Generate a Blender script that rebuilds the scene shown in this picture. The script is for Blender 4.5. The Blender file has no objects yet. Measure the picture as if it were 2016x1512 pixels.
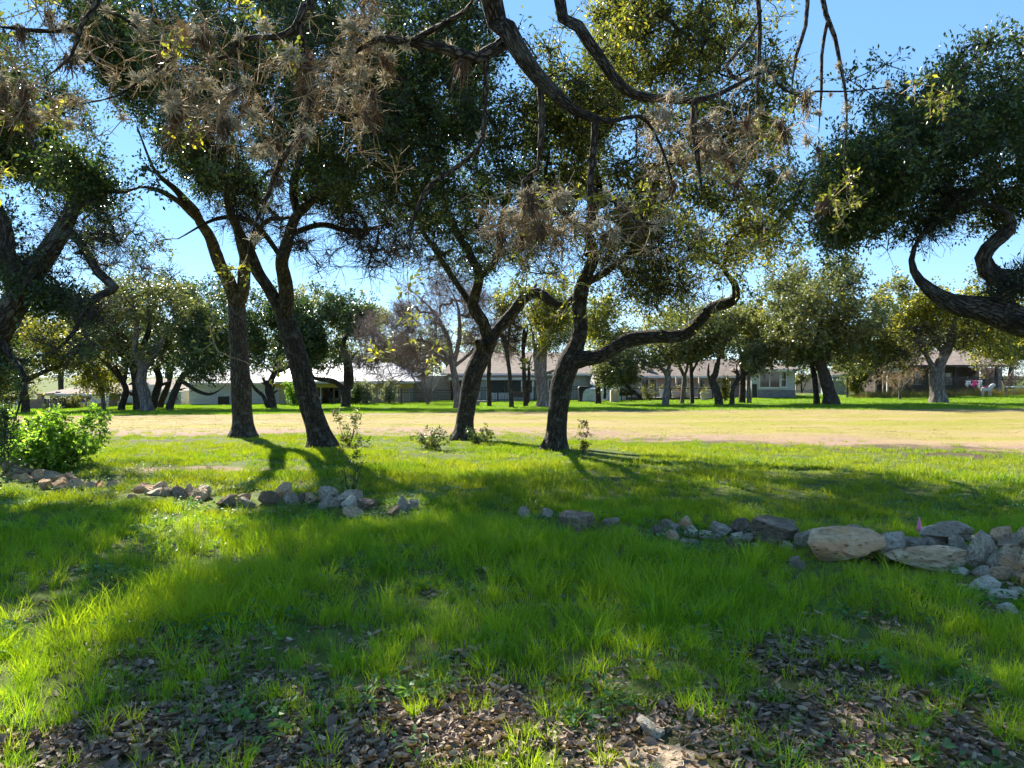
import bpy, bmesh, math, random
import numpy as np
from mathutils import Vector, Matrix

# ------------------------------------------------------------------ camera, sky, sun, exposure
SC = bpy.context.scene
COL = SC.collection
F = 1510.0                     # focal length in photo pixels (photo 2016 x 1512)
EYE = np.array([0.0, 0.0, 1.6])
PITCH = math.atan(18 / F)      # the horizon runs a little above the middle

cam_d = bpy.data.cameras.new("camera")
cam = bpy.data.objects.new("camera", cam_d)
COL.objects.link(cam)
cam.location = EYE
cam.rotation_euler = (math.pi / 2 - PITCH, 0, 0)
cam_d.sensor_width = 36
cam_d.lens = 36 * F / 2016
cam_d.clip_end = 2000
SC.camera = cam

SUN_AZ = math.radians(-31)     # measured from +Y (view direction) towards +X
SUN_EL = math.radians(38)
SKY_GAMMA, SKY_SAT, SKY_STRENGTH = 0.5, 1.45, 0.12
world = bpy.data.worlds.new("World")
SC.world = world
world.use_nodes = True
wn = world.node_tree
sky = wn.nodes.new("ShaderNodeTexSky")
sky.sky_type = 'NISHITA'
sky.sun_disc = False
sky.sun_elevation = SUN_EL
sky.sun_rotation = SUN_AZ      # Nishita: clockwise from +Y
sky.air_density = 0.6
sky.dust_density = 0.0
sky.ozone_density = 5.0
bg = wn.nodes["Background"]
bg.inputs[1].default_value = SKY_STRENGTH
hs = wn.nodes.new("ShaderNodeHueSaturation")
hs.inputs["Saturation"].default_value = SKY_SAT
gm = wn.nodes.new("ShaderNodeGamma")
gm.inputs["Gamma"].default_value = SKY_GAMMA
wn.links.new(sky.outputs[0], gm.inputs["Color"])
wn.links.new(gm.outputs[0], hs.inputs["Color"])
wn.links.new(hs.outputs[0], bg.inputs[0])

sun_d = bpy.data.lights.new("sun", 'SUN')
sun_d.energy = 3.3
sun_d.angle = math.radians(0.55)
sun_d.color = (1.0, 0.93, 0.80)
sun = bpy.data.objects.new("sun", sun_d)
COL.objects.link(sun)
to_sun = Vector((math.sin(SUN_AZ) * math.cos(SUN_EL), math.cos(SUN_AZ) * math.cos(SUN_EL), math.sin(SUN_EL)))
sun.rotation_euler = to_sun.to_track_quat('Z', 'Y').to_euler()
sun.location = to_sun * 50

SC.view_settings.view_transform = 'Standard'
SC.view_settings.look = 'None'
SC.view_settings.gamma = 1
SC.view_settings.use_curve_mapping = False
SC.view_settings.exposure = 2.35
SC.cycles.max_bounces = 5
SC.cycles.use_adaptive_sampling = True
SC.cycles.adaptive_threshold = 0.04
SC.cycles.diffuse_bounces = 3
SC.cycles.glossy_bounces = 2
SC.cycles.transmission_bounces = 4
SC.cycles.transparent_max_bounces = 4
SC.cycles.use_denoising = True

# ------------------------------------------------------------------ helpers
_fw = np.array([0, math.cos(PITCH), -math.sin(PITCH)])
_up = np.array([0, math.sin(PITCH), math.cos(PITCH)])
_rt = np.array([1.0, 0, 0])


def P(x, y, d):
    """photo pixel (2016 wide) at distance d in front of the camera -> place in the world"""
    return EYE + _fw * d + _rt * ((x - 1008) / F * d) + _up * ((756 - y) / F * d)


def sstep(a, b, v):
    t = np.clip((np.asarray(v, float) - a) / (b - a), 0, 1)
    return t * t * (3 - 2 * t)


def _hash(ix, iy, s):
    n = (ix * 374761393 + iy * 668265263 + s * 974634541) & 0xFFFFFFFF
    n = ((n ^ (n >> 13)) * 1274126177) & 0xFFFFFFFF
    n = n ^ (n >> 16)
    return (n & 0xFFFF) / 65535.0


def noise2(x, y, s=0):
    x = np.asarray(x, float); y = np.asarray(y, float)
    ix = np.floor(x).astype(np.int64); iy = np.floor(y).astype(np.int64)
    fx = x - ix; fy = y - iy
    fx = fx * fx * (3 - 2 * fx); fy = fy * fy * (3 - 2 * fy)
    a = _hash(ix, iy, s); b = _hash(ix + 1, iy, s); c = _hash(ix, iy + 1, s); e = _hash(ix + 1, iy + 1, s)
    return (a * (1 - fx) + b * fx) * (1 - fy) + (c * (1 - fx) + e * fx) * fy


def fbm(x, y, s=0, o=3):
    v = 0; a = 0.5; t = 0
    for k in range(o):
        v = v + a * noise2(np.asarray(x) * 2 ** k, np.asarray(y) * 2 ** k, s + k); t += a; a *= 0.5
    return v / t


def gz(x, y):
    """height of the ground"""
    x = np.asarray(x, float); y = np.asarray(y, float)
    far = sstep(18, 52, y) * np.clip(-0.45 + 0.0134 * x, -1.15, 0.12)
    near = (fbm(x * 0.45, y * 0.45, 5, 3) - 0.5) * 0.16 * sstep(1, 5, y) * (1 - sstep(20, 30, y))
    small = (noise2(x * 2.1, y * 2.1, 9) - 0.5) * 0.035 * (1 - sstep(14, 20, y))
    return far + near + small


def G(x, y):
    """photo pixel -> point on the ground"""
    d = 1.6 * F / max(y - 738, 1)
    for _ in range(25):
        p = P(x, y, d)
        z = float(gz(p[0], p[1]))
        d = d + 0.7 * (p[2] - z) * F / max(y - 738, 8)
    p = P(x, y, d)
    return np.array([p[0], p[1], float(gz(p[0], p[1]))])


def mesh_np(name, V, quads=None, tris=None, mats=(), mat_idx=None, smooth=False, uv=None, attr=None):
    """mesh from numpy arrays; faces all quads or all tris or quads followed by tris"""
    me = bpy.data.meshes.new(name)
    V = np.asarray(V, np.float32)
    nq = 0 if quads is None else len(quads)
    nt = 0 if tris is None else len(tris)
    loops = []
    if nq: loops.append(np.asarray(quads, np.int32).ravel())
    if nt: loops.append(np.asarray(tris, np.int32).ravel())
    L = np.concatenate(loops)
    me.vertices.add(len(V)); me.vertices.foreach_set("co", V.ravel())
    me.loops.add(len(L)); me.loops.foreach_set("vertex_index", L)
    me.polygons.add(nq + nt)
    st = np.concatenate([np.arange(nq) * 4, nq * 4 + np.arange(nt) * 3]).astype(np.int32)
    me.polygons.foreach_set("loop_start", st)
    if mat_idx is not None:
        me.polygons.foreach_set("material_index", np.asarray(mat_idx, np.int32))
    if smooth is True:
        me.polygons.foreach_set("use_smooth", np.ones(nq + nt, bool))
    elif smooth is not False:
        me.polygons.foreach_set("use_smooth", np.asarray(smooth, bool))
    else:
        me.polygons.foreach_set("use_smooth", np.zeros(nq + nt, bool))
    for m in mats: me.materials.append(m)
    if uv is not None:
        u = me.uv_layers.new(name="UVMap")
        u.data.foreach_set("uv", np.asarray(uv, np.float32)[L].ravel())
    if attr:
        for k, a in attr.items():
            at = me.attributes.new(k, 'FLOAT', 'POINT')
            at.data.foreach_set("value", np.asarray(a, np.float32))
    me.update(calc_edges=True)
    return me


def add(name, me, parent=None, loc=(0, 0, 0), rot=(0, 0, 0), scale=(1, 1, 1)):
    o = bpy.data.objects.new(name, me)
    COL.objects.link(o)
    o.location = loc; o.rotation_euler = rot; o.scale = scale
    if parent is not None: o.parent = parent
    return o


def tag(o, label=None, cat=None, group=None, kind=None):
    if label: o["label"] = label
    if cat: o["category"] = cat
    if group: o["group"] = group
    if kind: o["kind"] = kind
    return o


def thing(name, label, cat, loc=(0, 0, 0), rz=0.0, group=None):
    e = bpy.data.objects.new(name, None)
    COL.objects.link(e)
    e.location = loc; e.rotation_euler = (0, 0, rz); e.empty_display_size = 0.2
    return tag(e, label, cat, group)


class MB:
    """collects boxes, bars and faces for one mesh"""
    def __init__(self): self.v = []; self.f = []
    def box(self, x0, x1, y0, y1, z0, z1):
        b = len(self.v)
        self.v += [(x0, y0, z0), (x1, y0, z0), (x1, y1, z0), (x0, y1, z0), (x0, y0, z1), (x1, y0, z1), (x1, y1, z1), (x0, y1, z1)]
        self.f += [tuple(b + i for i in q) for q in ((0, 3, 2, 1), (4, 5, 6, 7), (0, 1, 5, 4), (1, 2, 6, 5), (2, 3, 7, 6), (3, 0, 4, 7))]
        return self
    def face(self, *pts):
        b = len(self.v); self.v += [tuple(p) for p in pts]; self.f.append(tuple(range(b, b + len(pts)))); return self
    def prism(self, pts, off):
        """polygon pts extruded by off"""
        b = len(self.v); n = len(pts); off = Vector(off)
        self.v += [tuple(p) for p in pts] + [tuple(Vector(p) + off) for p in pts]
        self.f.append(tuple(range(b, b + n))); self.f.append(tuple(range(b + 2 * n - 1, b + n - 1, -1)))
        for i in range(n):
            j = (i + 1) % n
            self.f.append((b + i, b + n + i, b + n + j, b + j))
        return self
    def bar(self, a, c, r, n=6, r2=None):
        a = Vector(a); c = Vector(c); r2 = r if r2 is None else r2
        t = (c - a).normalized(); u = t.orthogonal().normalized(); w = t.cross(u)
        b = len(self.v)
        for p, rr in ((a, r), (c, r2)):
            for k in range(n):
                an = 2 * math.pi * k / n
                self.v.append(tuple(p + (u * math.cos(an) + w * math.sin(an)) * rr))
        for k in range(n):
            j = (k + 1) % n
            self.f.append((b + k, b + j, b + n + j, b + n + k))
        self.f.append(tuple(range(b + n - 1, b - 1, -1))); self.f.append(tuple(range(b + n, b + 2 * n)))
        return self
    def build(self, name, mat, parent=None, loc=(0, 0, 0), smooth=False, bevel=0.0):
        me = bpy.data.meshes.new(name)
        me.from_pydata(self.v, [], self.f)
        me.materials.append(mat)
        bm = bmesh.new(); bm.from_mesh(me)
        bmesh.ops.recalc_face_normals(bm, faces=bm.faces)
        if bevel: bmesh.ops.bevel(bm, geom=list(bm.edges), offset=bevel, segments=2, affect='EDGES', clamp_overlap=True)
        bm.to_mesh(me); bm.free()
        if smooth: me.polygons.foreach_set("use_smooth", np.ones(len(me.polygons), bool))
        return add(name, me, parent, loc)


# ------------------------------------------------------------------ materials
def mat(name):
    m = bpy.data.materials.new(name); m.use_nodes = True
    nt = m.node_tree
    b = nt.nodes["Principled BSDF"]
    return m, nt, b


def N(nt, t, **kw):
    n = nt.nodes.new(t)
    for k, v in kw.items(): setattr(n, k, v)
    return n


def ramp(nt, fac, stops):
    r = N(nt, "ShaderNodeValToRGB")
    el = r.color_ramp.elements
    while len(el) < len(stops): el.new(0.5)
    for e, (p, c) in zip(el, stops):
        e.position = p; e.color = (*c, 1)
    nt.links.new(fac, r.inputs[0])
    return r.outputs[0]


def mixc(nt, fac, a, b, mode='MIX'):
    m = N(nt, "ShaderNodeMix", data_type='RGBA', blend_type=mode)
    if hasattr(fac, "links") or hasattr(fac, "is_linked"): nt.links.new(fac, m.inputs[0])
    else: m.inputs[0].default_value = fac
    for s, v in ((6, a), (7, b)):
        if isinstance(v, tuple): m.inputs[s].default_value = (*v, 1)
        else: nt.links.new(v, m.inputs[s])
    return m.outputs[2]


def noise(nt, vec, scale, detail=3, rough=0.55):
    n = N(nt, "ShaderNodeTexNoise")
    n.inputs["Scale"].default_value = scale; n.inputs["Detail"].default_value = detail; n.inputs["Roughness"].default_value = rough
    if vec is not None: nt.links.new(vec, n.inputs["Vector"])
    return n.outputs[0]


def bump(nt, b, h, strength, dist=0.02):
    u = N(nt, "ShaderNodeBump"); u.inputs["Strength"].default_value = strength; u.inputs["Distance"].default_value = dist
    nt.links.new(h, u.inputs["Height"]); nt.links.new(u.outputs[0], b.inputs["Normal"])


def coord(nt, which="Object", scale=(1, 1, 1)):
    t = N(nt, "ShaderNodeTexCoord"); m = N(nt, "ShaderNodeMapping"); m.inputs["Scale"].default_value = scale
    nt.links.new(t.outputs[which], m.inputs[0]); return m.outputs[0]


def plain(name, col, rough=0.7, var=0.12, scale=6.0, metal=0.0, bmp=0.0):
    m, nt, b = mat(name)
    n = noise(nt, coord(nt), scale, 4)
    dark = tuple(max(0, c * (1 - var * 1.6)) for c in col); lite = tuple(min(1, c * (1 + var)) for c in col)
    nt.links.new(ramp(nt, n, [(0.3, dark), (0.7, lite)]), b.inputs["Base Color"])
    b.inputs["Roughness"].default_value = rough; b.inputs["Metallic"].default_value = metal
    if bmp: bump(nt, b, noise(nt, coord(nt), scale * 5, 3), bmp, 0.01)
    return m


def bark(name, c0, c1, c2, su=11.0, sv=2.6, bs=1.0, lichen=0.0):
    m, nt, b = mat(name)
    uv = coord(nt, "UV", (su, sv, 1))
    v = N(nt, "ShaderNodeTexVoronoi", feature='DISTANCE_TO_EDGE'); v.inputs["Scale"].default_value = 2.2
    warp = noise(nt, coord(nt, "UV", (7, 4, 1)), 1.6, 3)
    add_ = N(nt, "ShaderNodeVectorMath", operation='MULTIPLY_ADD'); add_.inputs[1].default_value = (1.1, 1.1, 0)
    nt.links.new(warp, add_.inputs[0]); nt.links.new(uv, add_.inputs[2])
    nt.links.new(add_.outputs[0], v.inputs["Vector"])
    n = noise(nt, coord(nt, "UV", (30, 9, 1)), 1.5, 4, 0.65)
    cr = ramp(nt, v.outputs[0], [(0.0, (0, 0, 0)), (0.22, (1, 1, 1))])
    h = mixc(nt, 0.35, cr, n)
    col = ramp(nt, h, [(0.1, c0), (0.5, c1), (0.85, c2)])
    if lichen:
        ln = noise(nt, coord(nt, "Object"), 5.0, 4, 0.6)
        f = ramp(nt, ln, [(0.55 - 0.1 * lichen, (0, 0, 0)), (0.72 - 0.1 * lichen, (1, 1, 1))])
        col = mixc(nt, f, col, (0.15, 0.145, 0.12))
    nt.links.new(col, b.inputs["Base Color"])
    b.inputs["Roughness"].default_value = 0.9
    b.inputs["Specular IOR Level"].default_value = 0.2
    bump(nt, b, h, bs, 0.05)
    return m


def leaf_mat(name, dark, lite, yellow, trans=0.3, rough=0.42, ycut=0.9):
    m, nt, b = mat(name)
    a = N(nt, "ShaderNodeAttribute", attribute_name="rnd")
    col = ramp(nt, a.outputs["Fac"], [(0.0, dark), (ycut - 0.08, lite), (min(ycut + 0.06, 0.99), yellow)])
    nt.links.new(col, b.inputs["Base Color"]); b.inputs["Roughness"].default_value = rough
    b.inputs["Specular IOR Level"].default_value = 0.45
    t = N(nt, "ShaderNodeBsdfTranslucent")
    g = mixc(nt, 0.8, col, (1.6, 1.7, 0.55), 'MULTIPLY')
    nt.links.new(g, t.inputs[0])
    mx = N(nt, "ShaderNodeMixShader"); mx.inputs[0].default_value = trans
    nt.links.new(b.outputs[0], mx.inputs[1]); nt.links.new(t.outputs[0], mx.inputs[2])
    nt.links.new(mx.outputs[0], nt.nodes["Material Output"].inputs[0])
    return m


def blade_mat(name, stops, trans=0.45, gain=(1.7, 1.7, 0.6), patch=0.35, patch_col=(0.10, 0.14, 0.02)):
    """grass: colour by clump and by slow patches over the ground"""
    m, nt, b = mat(name)
    oi = N(nt, "ShaderNodeObjectInfo")
    geo = N(nt, "ShaderNodeNewGeometry")
    n = noise(nt, geo.outputs["Position"], patch, 3)
    col = ramp(nt, oi.outputs["Random"], stops)
    f = ramp(nt, n, [(0.42, (0, 0, 0)), (0.62, (1, 1, 1))])
    mlt = N(nt, "ShaderNodeMath", operation='MULTIPLY'); mlt.inputs[1].default_value = 0.55
    nt.links.new(f, mlt.inputs[0])
    col = mixc(nt, mlt.outputs[0], col, patch_col)
    nt.links.new(col, b.inputs["Base Color"]); b.inputs["Roughness"].default_value = 0.5
    b.inputs["Specular IOR Level"].default_value = 0.3
    t = N(nt, "ShaderNodeBsdfTranslucent")
    nt.links.new(mixc(nt, 1.0, col, gain, 'MULTIPLY'), t.inputs[0])
    mx = N(nt, "ShaderNodeMixShader"); mx.inputs[0].default_value = trans
    nt.links.new(b.outputs[0], mx.inputs[1]); nt.links.new(t.outputs[0], mx.inputs[2])
    nt.links.new(mx.outputs[0], nt.nodes["Material Output"].inputs[0])
    return m


M = {}
M['bark'] = bark("oak_bark", (0.014, 0.011, 0.008), (0.07, 0.054, 0.040), (0.12, 0.096, 0.072), lichen=0.1)
M['bark_dark'] = bark("dark_oak_bark", (0.010, 0.008, 0.006), (0.050, 0.039, 0.030), (0.085, 0.068, 0.052), lichen=0.05)
M['bark_over'] = bark("lichen_oak_bark", (0.018, 0.013, 0.010), (0.065, 0.05, 0.036), (0.14, 0.115, 0.085), su=16, sv=6, lichen=0.35)
M['bark_pale'] = bark("pale_bark", (0.06, 0.05, 0.045), (0.17, 0.145, 0.125), (0.28, 0.25, 0.22), su=4, sv=1.0, bs=0.6)
M['bark_pink'] = bark("pinkish_bark", (0.08, 0.055, 0.045), (0.20, 0.15, 0.125), (0.30, 0.24, 0.21), su=4, sv=1.0, bs=0.5)
M['twig_dark'] = plain("dark_twig", (0.045, 0.037, 0.03), 0.9, 0.4, 9)
M['twig_pale'] = plain("lichen_twig", (0.368, 0.259, 0.140), 0.9, 0.5, 7)
M['twig_pink'] = plain("bare_twig", (0.20, 0.145, 0.12), 0.9, 0.35, 5)
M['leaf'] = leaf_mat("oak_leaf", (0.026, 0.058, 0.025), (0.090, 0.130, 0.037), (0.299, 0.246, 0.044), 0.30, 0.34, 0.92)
M['leaf_olive'] = leaf_mat("olive_oak_leaf", (0.054, 0.072, 0.019), (0.180, 0.186, 0.042), (0.408, 0.336, 0.060), 0.48, 0.42, 0.70)
M['leaf_grey'] = leaf_mat("grey_green_oak_leaf", (0.060, 0.078, 0.035), (0.186, 0.196, 0.082), (0.406, 0.343, 0.096), 0.32, 0.45, 0.88)
M['leaf_yellow'] = leaf_mat("yellow_green_leaf", (0.084, 0.096, 0.018), (0.204, 0.204, 0.036), (0.408, 0.336, 0.048), 0.45, 0.5, 0.8)
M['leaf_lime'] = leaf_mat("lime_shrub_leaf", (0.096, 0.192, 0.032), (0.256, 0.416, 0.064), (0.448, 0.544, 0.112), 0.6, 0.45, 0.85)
M['leaf_silver'] = leaf_mat("silver_shrub_leaf", (0.15, 0.17, 0.12), (0.32, 0.34, 0.25), (0.42, 0.42, 0.30), 0.3, 0.6, 0.85)


def moss_mat(name, dark, lite):
    m, nt, b = mat(name)
    n = noise(nt, coord(nt), 30, 3)
    col = ramp(nt, n, [(0.3, dark), (0.7, lite)])
    nt.links.new(col, b.inputs["Base Color"]); b.inputs["Roughness"].default_value = 0.8
    t = N(nt, "ShaderNodeBsdfTranslucent"); nt.links.new(col, t.inputs[0])
    mx = N(nt, "ShaderNodeMixShader"); mx.inputs[0].default_value = 0.45
    nt.links.new(b.outputs[0], mx.inputs[1]); nt.links.new(t.outputs[0], mx.inputs[2])
    nt.links.new(mx.outputs[0], nt.nodes["Material Output"].inputs[0])
    return m


M['moss'] = moss_mat("ball_moss", (0.50, 0.45, 0.32), (0.82, 0.76, 0.60))
M['moss_dead'] = moss_mat("dead_ball_moss", (0.091, 0.058, 0.032), (0.338, 0.228, 0.137))

M['grass'] = blade_mat("tall_green_grass", [(0.0, (0.108, 0.237, 0.013)), (0.6, (0.216, 0.392, 0.019)), (1.0, (0.351, 0.464, 0.026))], 0.5, (1.5, 1.4, 0.5), patch=0.5, patch_col=(0.337, 0.427, 0.023))
M['straw'] = blade_mat("dead_grass_blade", [(0.0, (0.22, 0.19, 0.09)), (1.0, (0.40, 0.34, 0.18))], 0.3, (1.1, 1.0, 0.8), patch_col=(0.26, 0.25, 0.10))
M['grass_short'] = blade_mat("short_green_grass", [(0.0, (0.088, 0.200, 0.010)), (0.6, (0.188, 0.300, 0.015)), (1.0, (0.275, 0.338, 0.025))], 0.45, (1.5, 1.35, 0.5), patch=0.35, patch_col=(0.288, 0.325, 0.027))
M['grass_dry'] = blade_mat("dry_lawn_grass", [(0.0, (0.255, 0.191, 0.064)), (0.6, (0.340, 0.255, 0.095)), (1.0, (0.287, 0.255, 0.053))], 0.2, (1.0, 0.95, 0.7), patch=0.22, patch_col=(0.201, 0.196, 0.031))
M['grass_far'] = blade_mat("far_lawn_grass", [(0.0, (0.104, 0.221, 0.016)), (1.0, (0.221, 0.338, 0.026))], 0.4, patch=0.2, patch_col=(0.169, 0.286, 0.026))
M['weed'] = blade_mat("broadleaf_weed", [(0.0, (0.030, 0.105, 0.030)), (0.7, (0.075, 0.195, 0.045)), (1.0, (0.150, 0.270, 0.075))], 0.3, patch_col=(0.135, 0.225, 0.090))
M['clover'] = blade_mat("pale_weed", [(0.0, (0.090, 0.180, 0.060)), (0.7, (0.195, 0.300, 0.135)), (1.0, (0.330, 0.420, 0.210))], 0.3, (1.3, 1.3, 0.8), patch_col=(0.240, 0.330, 0.150))
M['litter'] = leaf_mat("fallen_oak_leaf", (0.10, 0.062, 0.040), (0.30, 0.205, 0.14), (0.50, 0.38, 0.25), 0.08, 0.65, 0.75)


def ground_mat():
    m, nt, b = mat("ground")
    geo = N(nt, "ShaderNodeNewGeometry"); pos = geo.outputs["Position"]
    fine = noise(nt, pos, 9.0, 5, 0.65); mid = noise(nt, pos, 1.3, 4)
    green = ramp(nt, fine, [(0.3, (0.05, 0.06, 0.018)), (0.7, (0.12, 0.16, 0.035))])
    dryn = noise(nt, pos, 0.22, 4)
    dry_a = ramp(nt, fine, [(0.25, (0.22, 0.165, 0.068)), (0.75, (0.35, 0.265, 0.115))])
    dry_b = ramp(nt, fine, [(0.25, (0.17, 0.165, 0.028)), (0.75, (0.27, 0.25, 0.046))])
    mp = N(nt, "ShaderNodeMapping"); mp.inputs["Scale"].default_value = (0.03, 0.30, 1); nt.links.new(pos, mp.inputs[0])
    band = noise(nt, mp.outputs[0], 1.0, 3)
    dry = mixc(nt, ramp(nt, band, [(0.38, (0, 0, 0)), (0.60, (1, 1, 1))]), dry_a, dry_b)
    dry = mixc(nt, ramp(nt, dryn, [(0.5, (0, 0, 0)), (0.68, (0.7, 0.7, 0.7))]), dry, (0.31, 0.215, 0.135))
    dirt = ramp(nt, fine, [(0.2, (0.14, 0.09, 0.065)), (0.55, (0.27, 0.185, 0.13)), (0.85, (0.36, 0.27, 0.195))])
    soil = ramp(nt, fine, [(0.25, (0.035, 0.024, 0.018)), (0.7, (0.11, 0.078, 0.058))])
    def at(n):
        a = N(nt, "ShaderNodeAttribute", attribute_name=n); return a.outputs["Fac"]
    c = mixc(nt, at("dry"), green, dry)
    c = mixc(nt, at("dirt"), c, dirt)
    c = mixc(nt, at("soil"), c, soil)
    nt.links.new(c, b.inputs["Base Color"]); b.inputs["Roughness"].default_value = 0.95
    b.inputs["Specular IOR Level"].default_value = 0.1
    bump(nt, b, fine, 0.8, 0.03)
    return m


# ------------------------------------------------------------------ ground
def e2(px, py, rx, ry, x, y):
    """soft ellipse on the ground given by a photo pixel and radii in metres"""
    c = G(px, py)
    return 1 - sstep(0.55, 1.25, np.hypot((x - c[0]) / rx, (y - c[1]) / ry))


def zones(x, y):
    """ground cover weights at world x, y: (dry lawn, bare dirt, leaf litter soil with painted tree shade along the path)"""
    n = fbm(x * 0.35, y * 0.35, 21, 3) - 0.5
    n2 = fbm(x * 1.6, y * 1.6, 31, 3) - 0.5
    edge = np.where(x < 0, 20.2 + 0.05 * np.minimum(-x, 8), 20.2 - 0.42 * np.clip(x, 0, 12)) + 2.4 * n + 2.0 * n2
    dry = sstep(edge + 0.3, edge + 2.2, y) * (1 - sstep(38.5, 40.5, y + 2.5 * n + 0.06 * x))
    dirt = sstep(edge - 0.6, edge + 0.4, y) * (1 - sstep(edge + 1.6, edge + 4.6, y + 3 * n2)) * (0.35 + 0.65 * sstep(-0.25, 0.1, n2))
    dirt = np.maximum(dirt, 0.8 * sstep(38.2, 39.2, y + 2.5 * n + 0.06 * x) * (1 - sstep(40.0, 41.2, y + 2.5 * n + 0.06 * x)) * sstep(-0.1, 0.1, n2 + 0.1) * sstep(-14, 0, x))
    for (px, py, rx, ry, w) in ((430, 925, 1.5, 0.55, 1), (520, 930, 0.9, 0.4, .8), (480, 945, 2.2, 0.35, .5), (330, 925, 1.2, .35, .5)):
        dirt = np.maximum(dirt, w * e2(px, py, rx, ry, x + 0.8 * n2, y + 0.5 * n2))
    soil = 0.0
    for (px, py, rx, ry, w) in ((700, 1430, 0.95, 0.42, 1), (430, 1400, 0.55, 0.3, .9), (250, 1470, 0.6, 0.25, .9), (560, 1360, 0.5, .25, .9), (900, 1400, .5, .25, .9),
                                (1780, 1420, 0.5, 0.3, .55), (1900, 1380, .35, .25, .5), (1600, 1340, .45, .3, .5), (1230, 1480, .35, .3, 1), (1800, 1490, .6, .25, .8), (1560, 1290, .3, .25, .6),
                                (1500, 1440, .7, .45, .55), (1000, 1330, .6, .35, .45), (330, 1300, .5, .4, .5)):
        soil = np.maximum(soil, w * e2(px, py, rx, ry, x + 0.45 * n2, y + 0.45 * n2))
    for (px, py, rx, ry, w) in ((1700, 884, 3.4, 0.75, .95), (1440, 872, 2.2, 0.55, .8), (1960, 896, 2.6, 0.9, .95), (1560, 880, 2, .5, .7), (240, 868, 2.0, 0.6, .8), (1250, 866, 1.6, .4, .6)):  # dark band on the path: leaf debris and tree shade, painted as one colour
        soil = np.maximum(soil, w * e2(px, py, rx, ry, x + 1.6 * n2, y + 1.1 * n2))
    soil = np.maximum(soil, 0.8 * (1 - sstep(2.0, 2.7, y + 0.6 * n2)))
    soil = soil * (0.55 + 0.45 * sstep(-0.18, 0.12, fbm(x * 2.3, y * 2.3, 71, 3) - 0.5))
    return dry, dirt, soil


def spaced(lo, hi, step, far_lo, far_hi, g=1.18):
    a = list(np.arange(lo, hi + 1e-6, step)); s = step
    while a[-1] < far_hi: s *= g; a.append(a[-1] + s)
    s = step; pre = []; v = lo
    while v > far_lo: s *= g; v -= s; pre.append(v)
    return np.array(pre[::-1] + a)


gx = spaced(-12, 12, 0.13, -500, 500); gy = spaced(1.5, 24, 0.13, -60, 900)
X, Y = np.meshgrid(gx, gy)
Z = gz(X, Y)
nx, ny = len(gx), len(gy)
i = np.arange(nx * ny).reshape(ny, nx)
q = np.stack([i[:-1, :-1], i[:-1, 1:], i[1:, 1:], i[1:, :-1]], -1).reshape(-1, 4)
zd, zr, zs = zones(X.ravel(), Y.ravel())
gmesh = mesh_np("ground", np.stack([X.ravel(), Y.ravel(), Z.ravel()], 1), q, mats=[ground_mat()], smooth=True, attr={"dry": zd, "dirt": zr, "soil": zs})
tag(add("ground", gmesh), kind="structure")


# ------------------------------------------------------------------ trees
def catmull(pts, rad, step):
    """smooth path through pts, evenly sampled"""
    pts = np.asarray(pts, float); rad = np.asarray(rad, float)
    e = np.vstack([2 * pts[0] - pts[1], pts, 2 * pts[-1] - pts[-2]])
    out = []; ro = []
    for k in range(len(pts) - 1):
        p0, p1, p2, p3 = e[k:k + 4]
        n = max(2, int(np.linalg.norm(p2 - p1) / step))
        for t in np.arange(n) / n:
            out.append(0.5 * ((2 * p1) + (-p0 + p2) * t + (2 * p0 - 5 * p1 + 4 * p2 - p3) * t * t + (-p0 + 3 * p1 - 3 * p2 + p3) * t ** 3))
            ro.append(rad[k] * (1 - t) + rad[k + 1] * t)
    out.append(pts[-1]); ro.append(rad[-1])
    return np.array(out), np.array(ro)


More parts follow.
